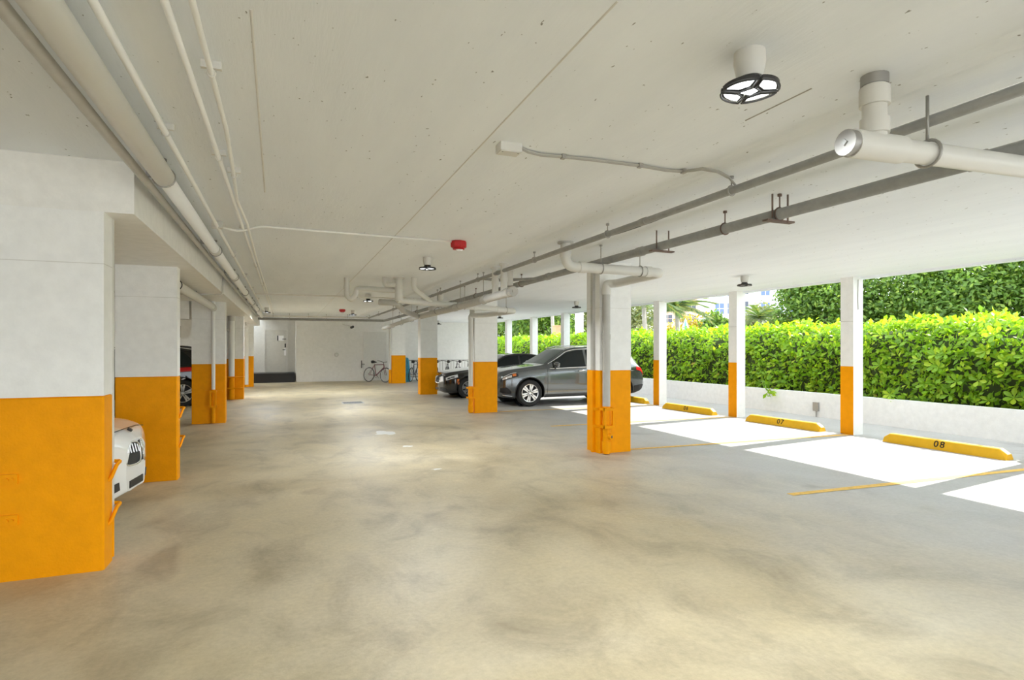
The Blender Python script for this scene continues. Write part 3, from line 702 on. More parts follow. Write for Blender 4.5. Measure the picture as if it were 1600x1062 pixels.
# floor drain
t = thing('floor_drain', 'dark rectangular floor drain grate in the aisle', 'drain', at_z(551, 629, 0))
c = t.location
MB().box(c.x - 0.28, c.x + 0.28, c.y - 0.28, c.y + 0.28, 0.0005, 0.004).build('pit', M_black, t)
for i in range(8): MB().box(c.x - 0.26 + i * 0.07, c.x - 0.235 + i * 0.07, c.y - 0.26, c.y + 0.26, 0.004, 0.009).build('bar', M_dark, t)
MB().box(c.x - 0.30, c.x - 0.27, c.y - 0.3, c.y + 0.3, 0.0005, 0.008).box(c.x + 0.27, c.x + 0.30, c.y - 0.3, c.y + 0.3, 0.0005, 0.008).box(c.x - 0.27, c.x + 0.27, c.y - 0.3, c.y - 0.27, 0.0005, 0.008).box(c.x - .27, c.x + .27, c.y + .27, c.y + .3, 0.0005, 0.008).build('frame', M_steel, t)
def blob(px, py, rx, ry, label):
    c = at_z(px, py, 0); n = 22; ph = rnd.random() * 6
    vs = [(c.x, c.y, 0.0025)] + [(c.x + rx * math.cos(a) * (1 + .3 * math.sin(3 * a + ph) + .15 * math.sin(7 * a)), c.y + ry * math.sin(a) * (1 + .3 * math.sin(2 * a + ph) + .15 * math.sin(5 * a)), 0.002) for a in (2 * math.pi * i / n for i in range(n))]
    tag(MB().add(vs, [(0, i + 1, (i + 1) % n + 1) for i in range(n)]).build('paint_spot', M_puddle), label, 'paint spot')
blob(600, 676, 0.17, 0.30, 'largest white paint splash on the aisle floor')
blob(636, 697, 0.08, 0.08, 'small round white paint spot on the aisle floor')
blob(682, 733, 0.06, 0.05, 'faint nearest white paint spot on the aisle floor')

# ------------------------------------------------------------------ cars
def sm(keys, x, w=0.05):
    k = np.array(keys, float); x = np.asarray(x, float)
    return np.mean([np.interp(x + d, k[:, 0], k[:, 1]) for d in np.linspace(-w, w, 7)], axis=0)
SUV = dict(L=4.66, W=0.945, wf=0.86, wr=3.73, rw=0.365, ra=0.425,
    top=[(0, .70), (.02, .84), (.08, .95), (.3, 1.01), (.8, 1.08), (1.32, 1.14), (2.05, 1.56), (2.35, 1.63), (2.9, 1.645), (3.6, 1.61), (4.1, 1.53), (4.27, 1.46), (4.52, 1.10), (4.60, 1.00), (4.66, .72)],
    belt=[(0, .62), (.08, .80), (.3, .90), (.8, .97), (1.3, 1.01), (2.5, 1.04), (3.6, 1.07), (4.2, 1.09), (4.5, 1.0), (4.66, .66)],
    half=[(0, .60), (.05, .74), (.15, .83), (.35, .905), (.7, .94), (1.4, .945), (3.6, .945), (4.1, .925), (4.4, .87), (4.58, .79), (4.66, .66)],
    roof=[(0, .48), (.1, .66), (.35, .76), (1.1, .80), (1.35, .77), (2.05, .64), (2.6, .645), (3.6, .62), (4.1, .585), (4.27, .56), (4.5, .66), (4.66, .5)],
    k=[(0, .5), (1.2, .55), (1.5, .72), (2.05, .90), (3.6, .90), (4.2, .88), (4.5, .5), (4.66, .5)],
    bot=[(0, .36), (.1, .26), (.5, .22), (4.2, .25), (4.5, .33), (4.66, .42)], cowl=1.36, rf=2.05, rr=4.22, rg=4.50, sw=(1.45, 4.0), bp=2.62, mirror=1.62)
SED = dict(L=4.63, W=0.905, wf=0.80, wr=3.61, rw=0.33, ra=0.375,
    top=[(0, .68), (.02, .74), (.07, .79), (.3, .845), (.8, .905), (1.35, .97), (2.15, 1.37), (2.5, 1.42), (2.9, 1.425), (3.3, 1.38), (4.0, 1.10), (4.15, 1.08), (4.55, 1.04), (4.60, .90), (4.63, .62)],
    belt=[(0, .52), (.07, .64), (.3, .73), (.8, .82), (1.35, .88), (2.5, .92), (3.6, .96), (4.2, .97), (4.5, .92), (4.63, .55)],
    half=[(0, .16), (.03, .36), (.08, .55), (.16, .69), (.35, .83), (.7, .895), (1.4, .905), (3.6, .905), (4.1, .89), (4.4, .84), (4.58, .75), (4.63, .62)],
    roof=[(0, .13), (.03, .30), (.1, .50), (.2, .62), (.35, .69), (1.1, .76), (1.4, .73), (2.15, .58), (2.6, .58), (3.3, .56), (4.0, .66), (4.5, .68), (4.63, .5)],
    k=[(0, .5), (1.2, .55), (1.5, .72), (2.15, .90), (3.3, .88), (3.9, .7), (4.2, .6), (4.63, .5)],
    bot=[(0, .24), (.1, .17), (.5, .16), (4.2, .18), (4.5, .26), (4.63, .34)], cowl=1.42, rf=2.12, rr=3.32, rg=3.95, sw=(1.5, 3.75), bp=2.6, mirror=1.65)

def car(name, label, loc, rotz, P, paint, rim_mat=M_alloy, spokes=5, extras=None, trim=M_chrome, clad=None):
    root = thing(name, label, 'car', loc, None, rotz)
    g = lambda key, x: sm(P[key], x)
    def rings(x):
        x = np.atleast_1d(np.asarray(x, float)); T, B, W, Rf, K, Z = (g(q, x) for q in ('top', 'belt', 'half', 'roof', 'k', 'bot'))
        Rf = np.minimum(Rf, W * 0.9)
        B = np.minimum(B, T - 0.03)
        z6 = B + (T - B) * K
        rows = [(0 * x, Z), (W * .82, Z), (W * .95, Z + .07), (W * .995, Z + (B - Z) * .42), (W * .99, B - (B - Z) * .22), (W * .955, B), (Rf + .03, z6), (Rf - .045, T - (T - z6) * .28), (Rf * .5, T - .007), (0 * x, T)]
        return np.stack([np.stack(r, -1) for r in rows], 1)      # (nx, 10, 2)
    def S(x, v, side=1.0, off=0.0):
        x = np.atleast_1d(np.asarray(x, float)); v = np.broadcast_to(np.asarray(v, float), x.shape)
        r = rings(x); i = np.clip(np.floor(v).astype(int), 0, 8); f = v - i; idx = np.arange(len(x))
        p0 = r[idx, np.maximum(i - 1, 0)]; p1 = r[idx, i]; p2 = r[idx, i + 1]; p3 = r[idx, np.minimum(i + 2, 9)]
        f = f[:, None]
        t1, t2 = (p2 - p0) * .5 * .7, (p3 - p1) * .5 * .7
        h = p1 * (2 * f ** 3 - 3 * f ** 2 + 1) + t1 * (f ** 3 - 2 * f ** 2 + f) + p2 * (-2 * f ** 3 + 3 * f ** 2) + t2 * (f ** 3 - f ** 2)
        pts = np.stack([x, h[:, 0] * side, h[:, 1]], -1)
        if off:
            e = 0.01
            dx = S(np.clip(x + e, 0, P['L']), v, side) - S(np.clip(x - e, 0, P['L']), v, side)
            dv = S(x, np.clip(v + e * 3, 0, 9), side) - S(x, np.clip(v - e * 3, 0, 9), side)
            n = np.cross(dv, dx) * side; n /= np.maximum(np.linalg.norm(n, axis=1, keepdims=True), 1e-9)
            pts = pts + n * off
        return pts
    Lc = P['L']
    xs = np.unique(np.concatenate([np.linspace(0, .5, 22), np.linspace(.5, Lc - .5, 110), np.linspace(Lc - .5, Lc, 22)]))
    vv = np.linspace(0, 9, 9 * 5 + 1)
    nx, nv = len(xs), len(vv)
    half = np.stack([S(xs, np.full(nx, v)) for v in vv], 1)                 # nx, nv, 3
    other = half[:, 1:-1][:, ::-1].copy(); other[..., 1] *= -1
    G = np.concatenate([half, other], 1); nr = G.shape[1]
    V = G.reshape(-1, 3).copy()
    faces = []; mid = np.zeros(3)
    for i in range(nx - 1):
        for j in range(nr):
            j2 = (j + 1) % nr; faces.append((i * nr + j, (i + 1) * nr + j, (i + 1) * nr + j2, i * nr + j2))
    faces = np.array(faces)
    keep = np.ones(len(faces), bool); Ra = P['ra']
    for wx in (P['wf'], P['wr']):
        d = np.hypot(V[:, 0] - wx, V[:, 2] - P['rw']); side = np.abs(V[:, 1]) > P['W'] * .62
        ins = (d < Ra) & side
        keep &= ~ins[faces].all(1)
        used = np.zeros(len(V), bool); used[faces[keep].ravel()] = True
        mv = ins & used; dd = np.maximum(d[mv], 1e-6)
        V[mv, 0] = wx + (V[mv, 0] - wx) / dd * Ra; V[mv, 2] = P['rw'] + (V[mv, 2] - P['rw']) / dd * Ra
    fl_ = [tuple(f) for f in faces[keep].tolist()] + [tuple(range(nr - 1, -1, -1)), tuple(range((nx - 1) * nr, nx * nr))]
    b = MB(); b.v = [tuple(p) for p in V.tolist()]; b.f = fl_
    b.build('body', paint, root, 'auto', world=False)
    def patch(nm, mat, x0, x1, vlo, vhi, side, off=0.005, n=26, m=8, parent=None):
        X = np.linspace(x0, x1, n); lo = np.array([vlo(x) if callable(vlo) else vlo for x in X]); hi = np.array([vhi(x) if callable(vhi) else vhi for x in X])
        P_ = [S(X, lo + (hi - lo) * q, side, off) for q in np.linspace(0, 1, m)]
        q = MB(); q.v = [tuple(p) for r_ in P_ for p in r_.tolist()]
        q.f = [(a * n + c_, a * n + c_ + 1, (a + 1) * n + c_ + 1, (a + 1) * n + c_) for a in range(m - 1) for c_ in range(n - 1)]
        return q.build(nm, mat, parent or root, True, world=False)
    def seam(nm, mat, pts, r, parent=None):
        return MB().tube([tuple(p) for p in pts], r, 5).build(nm, mat, parent or root, True, world=False)
    # windshield and rear glass: both halves across the roof rows
    for nm, x0, x1, mt in (('windshield', P['cowl'], P['rf'] - .02, M_wind), ('rear_window', P['rr'] + .05, P['rg'] - .02, M_glass)):
        X = np.linspace(x0, x1, 14); q = MB(); cols = []
        for s_, vr in ((1, np.linspace(7.05, 9, 7)), (-1, np.linspace(9, 7.05, 7)[1:])):
            for v in vr: cols.append(S(X, np.full(14, v), s_, 0.005))
        q.v = [tuple(p) for r_ in cols for p in r_.tolist()]
        q.f = [(a * 14 + c_, a * 14 + c_ + 1, (a + 1) * 14 + c_ + 1, (a + 1) * 14 + c_) for a in range(len(cols) - 1) for c_ in range(13)]
        q.build(nm, mt, root, True, world=False)
    a, e = P['sw']; bp = P['bp']
    for s_ in (1, -1):
        patch('side_window', M_glass, a + .12, bp - .04, 5.10, lambda x: 5.86, s_)
        patch('side_window', M_glass, bp + .04, e - .55, 5.10, lambda x: 5.86, s_)
        patch('quarter_window', M_glass, e - .51, e, 5.10, lambda x: 5.86 - .55 * max(0, (x - (e - .4)) / .4) ** 1.5, s_)
        xx = np.linspace(a, e + .05, 40); seam('window_trim', trim, S(xx, np.full(40, 5.04), s_, .006), .011)
        xx = np.linspace(a, e + .05, 40); seam('window_trim', trim, S(xx, np.full(40, 5.93), s_, .006), .011)
        for xd, v1 in ((P['cowl'] + .02, 5.0), (bp, 5.0), (3.55 if P is SUV else 3.45, 5.0)):
            if abs(xd - P['wr']) < P['ra']:
                vs_ = np.linspace(3.8, v1, 12)
            else: vs_ = np.linspace(1.9, v1, 16)
            seam('door_gap', M_black, S(np.full(len(vs_), xd), vs_, s_, .001), .0045)
        for xd in (bp - .28, bp + .72):
            p = S([xd, xd + .2], [4.55, 4.55], s_, .03)
            MB().tube([tuple(p[0] * [1, 1, 1]), tuple(p[1])], .016, 8).build('door_handle', trim, root, True, world=False)
        p = S([P['mirror']], [5.05], s_, 0.10)[0]
        q = MB().lathe([(0.0, -.12), (.05, -.11), (.078, -.05), (.08, .03), (.066, .09), (0, .10)], tuple(p + [0, s_ * .03, .06]), 'y', 14)
        mo = q.build('mirror', paint, root, True, world=False)
        MB().tube([tuple(S([P['mirror']], [5.0], s_)[0]), tuple(p + [0, 0, .02])], .022, 8).build('mirror_stalk', M_black, mo, True, world=False)
        # lower cladding and wheel arches
        for wx in (P['wf'], P['wr']):
            an = np.linspace(R(-12), R(192), 30)
            ax = wx + (P['ra'] + .004) * np.cos(an); az = P['rw'] + (P['ra'] + .004) * np.sin(an)
            ay = []
            for x_, z_ in zip(ax, az):
                vs_ = np.linspace(1, 5, 60); q_ = S(np.full(60, np.clip(x_, 0, Lc)), vs_, s_); ay.append(q_[np.argmin(np.abs(q_[:, 2] - z_)), 1])
            seam('wheel_arch', clad or paint, np.stack([ax, np.array(ay), az], -1), .016)
            ln = MB(); k_ = len(an); inner = s_ * .52
            ln.add([(x_, y_ * .995, z_) for x_, y_, z_ in zip(ax, ay, az)] + [(x_, inner, z_) for x_, z_ in zip(ax, az)], [(i, i + 1, i + 1 + k_, i + k_) for i in range(k_ - 1)])
            ln.build('arch_liner', M_black, root, True, world=False)
        xx = np.linspace(P['wf'] + P['ra'] + .03, P['wr'] - P['ra'] - .03, 30)
        patch('sill', clad or M_black, xx[0], xx[-1], 1.05, 2.15, s_, .004)
    # wheels
    for wx in (P['wf'], P['wr']):
        for s_ in (1, -1):
            y = s_ * (P['W'] - .13); rw = P['rw']; c = (wx, y, rw)
            w = MB().lathe([(rw - .12, -.10), (rw - .03, -.115), (rw - .006, -.09), (rw, -.05), (rw, .05), (rw - .006, .09), (rw - .03, .115), (rw - .12, .10), (rw - .14, 0), (rw - .12, -.10)], c, 'y', 36).build('wheel', M_tyre, root, 'auto', world=False)
            q = MB().lathe([(rw - .135, -.10), (rw - .118, -.105), (rw - .118, .105), (rw - .135, .10), (rw - .15, .06), (rw - .15, -.06), (rw - .135, -.10)], c, 'y', 32)
            q.build('rim', rim_mat, w, 'auto', world=False)
            q = MB().lathe([(0, s_ * .03), (rw - .15, s_ * .03)], c, 'y', 24); q.build('brake_disc', M_black, w, world=False)
            q = MB()
            for k_ in range(spokes):
                t_ = 2 * math.pi * k_ / spokes + .3
                for dt in (-.16, .16):
                    r0, r1 = .04, rw - .125; a0, a1 = t_ + dt * .6, t_ + dt
                    w0, w1 = .022, .024; yo, yi = y + s_ * .10, y + s_ * .05
                    def pt(r_, a_, o_, yy): return (wx + r_ * math.cos(a_) - o_ * math.sin(a_), yy, rw + r_ * math.sin(a_) + o_ * math.cos(a_))
                    q.add([pt(r0, a0, -w0, yo), pt(r0, a0, w0, yo), pt(r1, a1, w1, yo), pt(r1, a1, -w1, yo), pt(r0, a0, -w0, yi), pt(r0, a0, w0, yi), pt(r1, a1, w1, yi), pt(r1, a1, -w1, yi)],
                          [(0, 1, 2, 3), (4, 7, 6, 5), (0, 4, 5, 1), (1, 5, 6, 2), (2, 6, 7, 3), (3, 7, 4, 0)])
            q.build('spoke_set', rim_mat, w, world=False)
            MB().lathe([(0, s_ * .112), (.035, s_ * .11), (.05, s_ * .095), (.05, s_ * .05)], c, 'y', 14).build('hub_cap', rim_mat, w, 'auto', world=False)
    if extras: extras(root, S, patch, seam)
    return root
def suv_extras(root, S, patch, seam):
    for s_ in (1, -1):
        h = patch('headlight', M_black, .07, .52, lambda x: 4.1 + 0.5 * max(0, x - .2), lambda x: 4.62 + .55 * min(1, (x - .07) / .3) - .5 * max(0, (x - .42) / .1), s_, .006)
        patch('lens', M_head, .11, .34, lambda x: 4.25, lambda x: 4.62, s_, .011, parent=h)
        patch('lens', M_head, .10, .47, lambda x: 4.68 + .25 * min(1, (x - .1) / .3), lambda x: 4.80 + .28 * min(1, (x - .1) / .3), s_, .011, parent=h)
        patch('indicator', M_amber, .36, .46, lambda x: 4.40, lambda x: 4.80, s_, .012, parent=h)
        patch('fog_vent', M_black, .06, .33, lambda x: 2.3, lambda x: 3.15 - .6 * max(0, (x - .2) / .13), s_, .006)
        patch('tail_light', M_tail, 4.28, 4.60, lambda x: 4.35, lambda x: 4.95, s_, .006)
        patch('bumper_trim', M_black, 4.18, 4.6, lambda x: 1.1, lambda x: 2.6, s_, .006)
        xx = np.linspace(2.05, 3.95, 24); seam('roof_rail', M_chrome, S(xx, np.full(24, 6.75), s_, .03), .016)
        xx = np.linspace(.12, .75, 14); seam('bumper_trim', M_chrome, S(xx[:6], np.full(6, 1.9), s_, .01), .012)
        xx = np.linspace(.5, 4.2, 30); seam('crease', M_suv if root['category'] == 'car' else M_suv, S(xx, np.full(30, 4.15), s_, .001), .006)
    MB().box(-.02, .01, -.42, .42, .52, .80).build('grille', M_black, root, world=False)
    MB().torus((-.025, 0, .66), .10, .012, 'x', 20, 6).tube([(-.025, 0, .66), (-.025, 0, .76)], .01, 5).tube([(-.025, 0, .66), (-.025, .085, .61)], .01, 5).tube([(-.025, 0, .66), (-.025, -.085, .61)], .01, 5).build('star_emblem', M_chrome, root, True, world=False)
    for z in (.60, .72): MB().box(-.03, 0, -.40, .40, z - .015, z + .015).build('grille_bar', M_chrome, root, world=False)
def kidney(root, y, mat_in, z0=.40, z1=.615):
    # rounded kidney with slats, turned outwards on the curved nose
    n = 24; zc = (z0 + z1) / 2; hh = (z1 - z0) / 2; hw = .125; sg = math.copysign(1, y); a_ = R(17)
    T = (math.sin(a_) * sg, math.cos(a_)); Nn = (math.cos(a_), -sg * math.sin(a_)); cx = .012
    def P3(dx, dy, z): return (cx + dy * T[0] + dx * Nn[0], y + dy * T[1] + dx * Nn[1], z)
    def pts(s_, dx):
        out = []
        for i in range(n):
            a = 2 * math.pi * i / n; ca, sa = math.cos(a), math.sin(a)
            qy = hw * abs(ca) ** .55 * math.copysign(1, ca) * (1 + .10 * sa); qz = hh * abs(sa) ** .55 * math.copysign(1, sa)
            out.append(P3(dx + .018 * qz / hh, qy * s_, zc + qz * s_))
        return out
    k = MB().add(pts(.95, -.022) + pts(.95, .04), [tuple(range(n))] + [(i, (i + 1) % n, (i + 1) % n + n, i + n) for i in range(n)]).build('kidney_grille', M_black, root, world=False)
    pp = pts(.97, -.022); MB().tube(pp + [pp[0]], .008, 6).build('frame', M_chrome, k, True, world=False)
    for i in range(6):
        dy = -.09 + i * .036; h2 = hh * (.72 if i in (0, 5) else .84)
        MB().tube([P3(-.034, dy, zc + h2 * .1), P3(-.012, dy, zc + h2)], .006, 5).build('slat', mat_in, k, world=False)
def sed_extras(white):
    def f(root, S, patch, seam):
        for s_ in (1, -1):
            kidney(root, s_ * .135, M_alloy if white else M_dark, .47, .69)
            h = patch('headlight', M_head, .13, .46, lambda x: 4.0 + .9 * max(0, x - .1), lambda x: 4.75 + .2 * min(1, x / .3), s_, .006)
            patch('light_ring', M_dark, .17, .25, lambda x: 4.25, lambda x: 4.6, s_, .010, parent=h)
            patch('light_ring', M_dark, .26, .36, lambda x: 4.35, lambda x: 4.65, s_, .010, parent=h)
            patch('bumper_intake', M_dark, .03, .15, lambda x: 1.75 + 1.0 * max(0, x - .03), lambda x: 2.75 - 3 * max(0, x - .03), s_, .006)
            patch('side_marker', M_amber, .44, .50, lambda x: 3.2, lambda x: 3.9, s_, .006)
            patch('tail_light', M_tail, 4.25, 4.58, lambda x: 4.0, lambda x: 4.7, s_, .006)
            xx = np.linspace(.16, 1.4, 24); seam('hood_gap', M_black, S(xx, np.full(24, 6.3), s_, .001), .004)
        MB().box(-.006, .03, -.17, .17, .25, .32).build('lower_intake', M_black, root, world=False)
        MB().cyl((.06, 0, .785), (.05, 0, .80), .024, seg=18).build('round_emblem', M_dark, root, world=False)
        xx = np.linspace(-.55, .55, 3)
        MB().tube([(.13, -.58, .765), (.105, -.3, .80), (.10, 0, .806), (.105, .3, .80), (.13, .58, .765)], .004, 5).build('hood_gap', M_black, root, world=False)
        if not white: MB().tube([(3.0, 0, 1.42), (3.14, 0, 1.47)], [.035, .01], 8).build('roof_antenna', M_blackpaint, root, True, world=False)
    return f
car('suv', 'grey metallic sport utility vehicle parked behind the aisle columns', (5.36, 15.30, 0), 0.0, SUV, M_suv, M_alloy, 6, suv_extras, M_chrome, M_dark)
car('sedan', 'black sedan parked beyond the grey vehicle', (4.62, 18.30, 0), 0.0, SED, M_blackpaint, M_alloy, 7, sed_extras(False), M_black)
car('sedan', 'white sedan nose poking out between the left columns', (-1.36, 6.66, 0), math.pi - R(7), SED, M_whitepaint, M_alloy, 5, sed_extras(True), M_chrome)
def dark_extras(root, S, patch, seam):
    for s_ in (1, -1):
        patch('tail_light', M_tail, 3.55, 4.55, lambda x: 4.35, lambda x: 4.95, s_, .006)
        patch('headlight', M_head, .07, .45, lambda x: 4.2, lambda x: 4.9, s_, .006)
        xx = np.linspace(2.05, 3.95, 24); seam('roof_rail', M_dark, S(xx, np.full(24, 6.75), s_, .04), .02)
car('suv', 'black vehicle with red light strip, glimpsed between left columns', (-6.28, 18.66, 0), 0.0, SUV, M_blackpaint, M_alloy, 5, dark_extras, M_black, M_black)
t = thing('wall_louver', 'grey louver vent glimpsed above the black vehicle', 'vent', (-4.0, 22.58, 2.1))
MB().box(-4.6, -3.3, 22.57, 22.6, 1.95, 2.35).build('frame', M_pvc_old, t)
for i in range(5): MB().box(-4.55, -3.35, 22.55, 22.57, 1.98 + i * .07, 2.01 + i * .07).build('slat', M_steel, t)

# ------------------------------------------------------------------ bicycles, rack and tarp
def bike(label, loc, rot, mat):
    t = thing('bicycle', label, 'bicycle', loc, 'bicycles at the far wall'); t.rotation_euler = rot
    for x in (-.52, .52):
        w = MB().torus((x, 0, .34), .325, .020, 'y', 30, 6).build('wheel', M_tyre, t, True, world=False)
        MB().torus((x, 0, .34), .30, .010, 'y', 30, 5).build('rim', M_alloy, w, True, world=False)
        sp = MB()
        for k_ in range(14):
            a = 2 * math.pi * k_ / 14; sp.tube([(x, 0.02 * (-1) ** k_, .34), (x + .3 * math.cos(a), 0, .34 + .3 * math.sin(a))], .0022, 3, False)
        sp.cyl((x, -.04, .34), (x, .04, .34), .02, seg=8); sp.build('spoke_set', M_alloy, w, world=False)
    bb, st, hd, hb = (-.08, 0, .30), (-.22, 0, .80), (.36, 0, .82), (.39, 0, .70)
    MB().tube([bb, st], .018, 8).tube([bb, hb], .022, 8).tube([st, hd], .018, 8).tube([hd, hb], .022, 8).tube([bb, (-.52, .05, .34)], .011, 6).tube([bb, (-.52, -.05, .34)], .011, 6).tube([st, (-.52, .05, .34)], .010, 6).tube([st, (-.52, -.05, .34)], .010, 6).build('frame', mat, t, True, world=False)
    MB().tube([hb, (.43, .05, .60), (.52, .05, .34)], .013, 6).tube([hb, (.43, -.05, .60), (.52, -.05, .34)], .013, 6).build('fork', mat, t, True, world=False)
    MB().tube([hd, (.34, 0, .92)], .013, 6).tube([(.22, -.30, .98), (.34, -.22, .96), (.36, 0, .92), (.34, .22, .96), (.22, .30, .98)], .012, 6).build('handlebar', M_black, t, True, world=False)
    MB().tube([st, (-.25, 0, .92)], .013, 6).build('seat_post', M_steel, t, True, world=False)
    MB().tube([(-.40, 0, .935), (-.32, 0, .945), (-.22, 0, .935), (-.10, 0, .925)], [.07, .075, .04, .018], 8).build('saddle', M_black, t, True, world=False)
    MB().torus(bb, .085, .006, 'y', 20, 5).tube([(-.08, .06, .30), (.05, .06, .20)], .010, 6).tube([(-.08, -.06, .30), (-.21, -.06, .40)], .010, 6).build('crank', M_dark, t, True, world=False)
    return t
M_bikered = principled('maroon_bike_paint', (0.16, 0.03, 0.05), 0.35); M_bikegrey = principled('grey_bike_paint', (0.12, 0.12, 0.13), 0.35)
b1 = bike('maroon bicycle leaning left of the farthest aisle column', (4.0, 27.2, 0), (R(-6), 0, R(-52)), M_bikered)
b3 = bike('dark bicycle between the blue cover and the aisle column', (5.75, 27.2, 0), (R(4), 0, R(60)), M_bikegrey)
for i, (x, y, a, lab) in enumerate([(6.75, 27.05, 82, 'dark bicycle in the rack just right of the sedan column'), (7.3, 27.0, 80, 'second dark bicycle in the rack'), (7.85, 27.05, 84, 'third dark bicycle in the rack, nearest the drain pipe'), (8.4, 27.0, 82, 'bicycle at the end of the rack, mostly hidden')]):
    dup(b3, (x, y, 0), (R(3), 0, R(a)), lab)
t = thing('bike_rack', 'pale metal bicycle rack railing along the far wall', 'bike rack', (6.6, 27.9, 0))
MB().tube([(5.3, 27.95, .98), (8.8, 27.95, .98)], .022, 8).build('rail', M_steel, t, True)
MB().tube([(5.3, 27.95, .18), (8.8, 27.95, .18)], .022, 8).build('rail', M_steel, t, True)
for i in range(25): MB().cyl((5.34 + i * .143, 27.95, .18 if i % 8 else 0), (5.34 + i * .143, 27.95, .98), .011, seg=6).build('bar', M_steel, t)
# covered bicycle
n = 20; vs = []; lv = [(0, .16, .52), (.3, .15, .50), (.7, .12, .40), (1.0, .09, .32), (1.10, .05, .26), (1.13, .02, .18)]
for z, wx, wy in lv:
    for i in range(n):
        a = 2 * math.pi * i / n; f = 1 + .10 * math.sin(5 * a + z * 4) * (1 - z / 1.3)
        vs.append((5.42 + wx * math.cos(a) * f, 27.3 + wy * math.sin(a) * f, z))
fs = [(r_ * n + i, r_ * n + (i + 1) % n, (r_ + 1) * n + (i + 1) % n, (r_ + 1) * n + i) for r_ in range(len(lv) - 1) for i in range(n)] + [tuple(range((len(lv) - 1) * n, len(lv) * n))]
tag(MB().add(vs, fs).build('covered_bicycle', M_tarp, None, 'auto'), 'bicycle wrapped in a bright blue cover beside the far column', 'bike cover')
t = thing('wall_outlet', 'weathered outlet box on the low planter wall', 'outlet', (11.44, 9.3, 0.2))
c = at_z(1215, 640, 0.06)
MB().box(11.40, 11.45, 9.72, 9.86, 0.14, 0.34).build('box', M_steel, t)
MB().cyl((11.43, 9.79, 0.0), (11.43, 9.79, 0.14), .012, seg=8).build('conduit', M_steel, t)

# ------------------------------------------------------------------ foliage
def leaf_cloud(name, pos, nrm, size, mat, parent, kind=None, tint=None, jitter=0.8, aspect=0.48):
    n = len(pos)
    d = nrm + nrs.normal(0, jitter, (n, 3)); d /= np.linalg.norm(d, axis=1, keepdims=True)
    a = nrs.normal(0, 1, (n, 3)); a -= d * (a * d).sum(1, keepdims=True); a /= np.linalg.norm(a, axis=1, keepdims=True)
    b = np.cross(d, a); s = (size * nrs.uniform(.65, 1.25, n))[:, None]
    w = s * aspect * .5
    base_ = pos; tip = pos + a * s
    l_ = pos + a * s * .62 + b * w + d * w * .35; r_ = pos + a * s * .62 - b * w + d * w * .35
    V = np.stack([base_, r_, tip, l_], 1).reshape(-1, 3)
    me = bpy.data.meshes.new(name)
    off = np.array(parent.location) if parent is not None else np.zeros(3)
    V = V - off
    idx = np.arange(n) * 4
    T = np.stack([idx, idx + 1, idx + 2, idx, idx + 2, idx + 3], 1).reshape(-1)
    me.vertices.add(len(V)); me.vertices.foreach_set('co', V.astype(np.float32).ravel())
    me.loops.add(len(T)); me.loops.foreach_set('vertex_index', T.astype(np.int32))
    me.polygons.add(2 * n); me.polygons.foreach_set('loop_start', np.arange(0, 6 * n, 3, dtype=np.int32))
    try: me.polygons.foreach_set('loop_total', np.full(2 * n, 3, dtype=np.int32))
    except Exception: pass
    me.update(calc_edges=True); me.validate()
    at = me.attributes.new('tint', 'FLOAT', 'FACE')
    tv = np.clip(nrs.beta(2.2, 2.2, n) if tint is None else tint, 0, 1)
    at.data.foreach_set('value', np.repeat(tv, 2).astype(np.float32))
    me.materials.append(mat)
    o = bpy.data.objects.new(name, me); COL.objects.link(o)
    if parent is not None: o.parent = parent
    if kind: o['kind'] = kind
    return o
# hedge: lumpy box of leaves over an added solid dark core that stops see-through
HX0, HX1, HZ0, HZ1, HYA, HYB = 11.68, 13.0, 0.50, 2.12, -2.0, 36.0
hedge = thing('hedge', 'long clipped bright green hedge above the planter wall', 'hedge', (12.2, 15, 0.42))
def lump(y, z): return .07 * np.sin(y * 1.7 + z * 2.1) + .05 * np.sin(y * 4.3 - z * 3.7) + .04 * np.sin(y * 9.1 + z * 6)
mb = MB(); ny, nz = 120, 8
vs = []
ysg = np.linspace(HYA, HYB, ny)
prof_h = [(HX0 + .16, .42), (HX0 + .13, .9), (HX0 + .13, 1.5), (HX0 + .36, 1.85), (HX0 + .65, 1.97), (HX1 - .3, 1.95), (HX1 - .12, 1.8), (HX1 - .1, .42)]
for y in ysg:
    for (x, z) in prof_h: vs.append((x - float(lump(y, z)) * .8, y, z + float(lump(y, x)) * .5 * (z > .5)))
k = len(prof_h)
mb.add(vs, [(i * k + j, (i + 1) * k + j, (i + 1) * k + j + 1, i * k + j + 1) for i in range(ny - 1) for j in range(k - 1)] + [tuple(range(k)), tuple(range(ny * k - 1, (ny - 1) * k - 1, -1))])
mb.build('dark_filler_core', M_hedge_core, hedge, True)
def hedge_pts(n, ya, yb, face):
    y = nrs.uniform(ya, yb, n)
    if face == 'front':
        z = nrs.uniform(.46, HZ1, n); x = HX0 + .02 - lump(y, z) + np.abs(nrs.normal(0, .07, n)) + .52 * np.clip((z - 1.65) / .5, 0, 1) ** 2
        nr = np.stack([np.full(n, -1.0), np.zeros(n), np.full(n, .55)], 1)
    elif face == 'top':
        x = nrs.uniform(HX0 + .38, HX1, n); z = HZ1 - .02 + lump(y, x) * .8 + nrs.normal(0, .05, n) - .15 * np.clip((HX0 + .6 - x) / .25, 0, 1)
        nr = np.stack([np.full(n, -.15), np.zeros(n), np.ones(n)], 1)
    else:
        z = nrs.uniform(.5, HZ1, n); x = HX1 + lump(y, z)
        nr = np.stack([np.ones(n), np.zeros(n), np.full(n, .4)], 1)
    return np.stack([x, y, z], 1), nr
segs = []
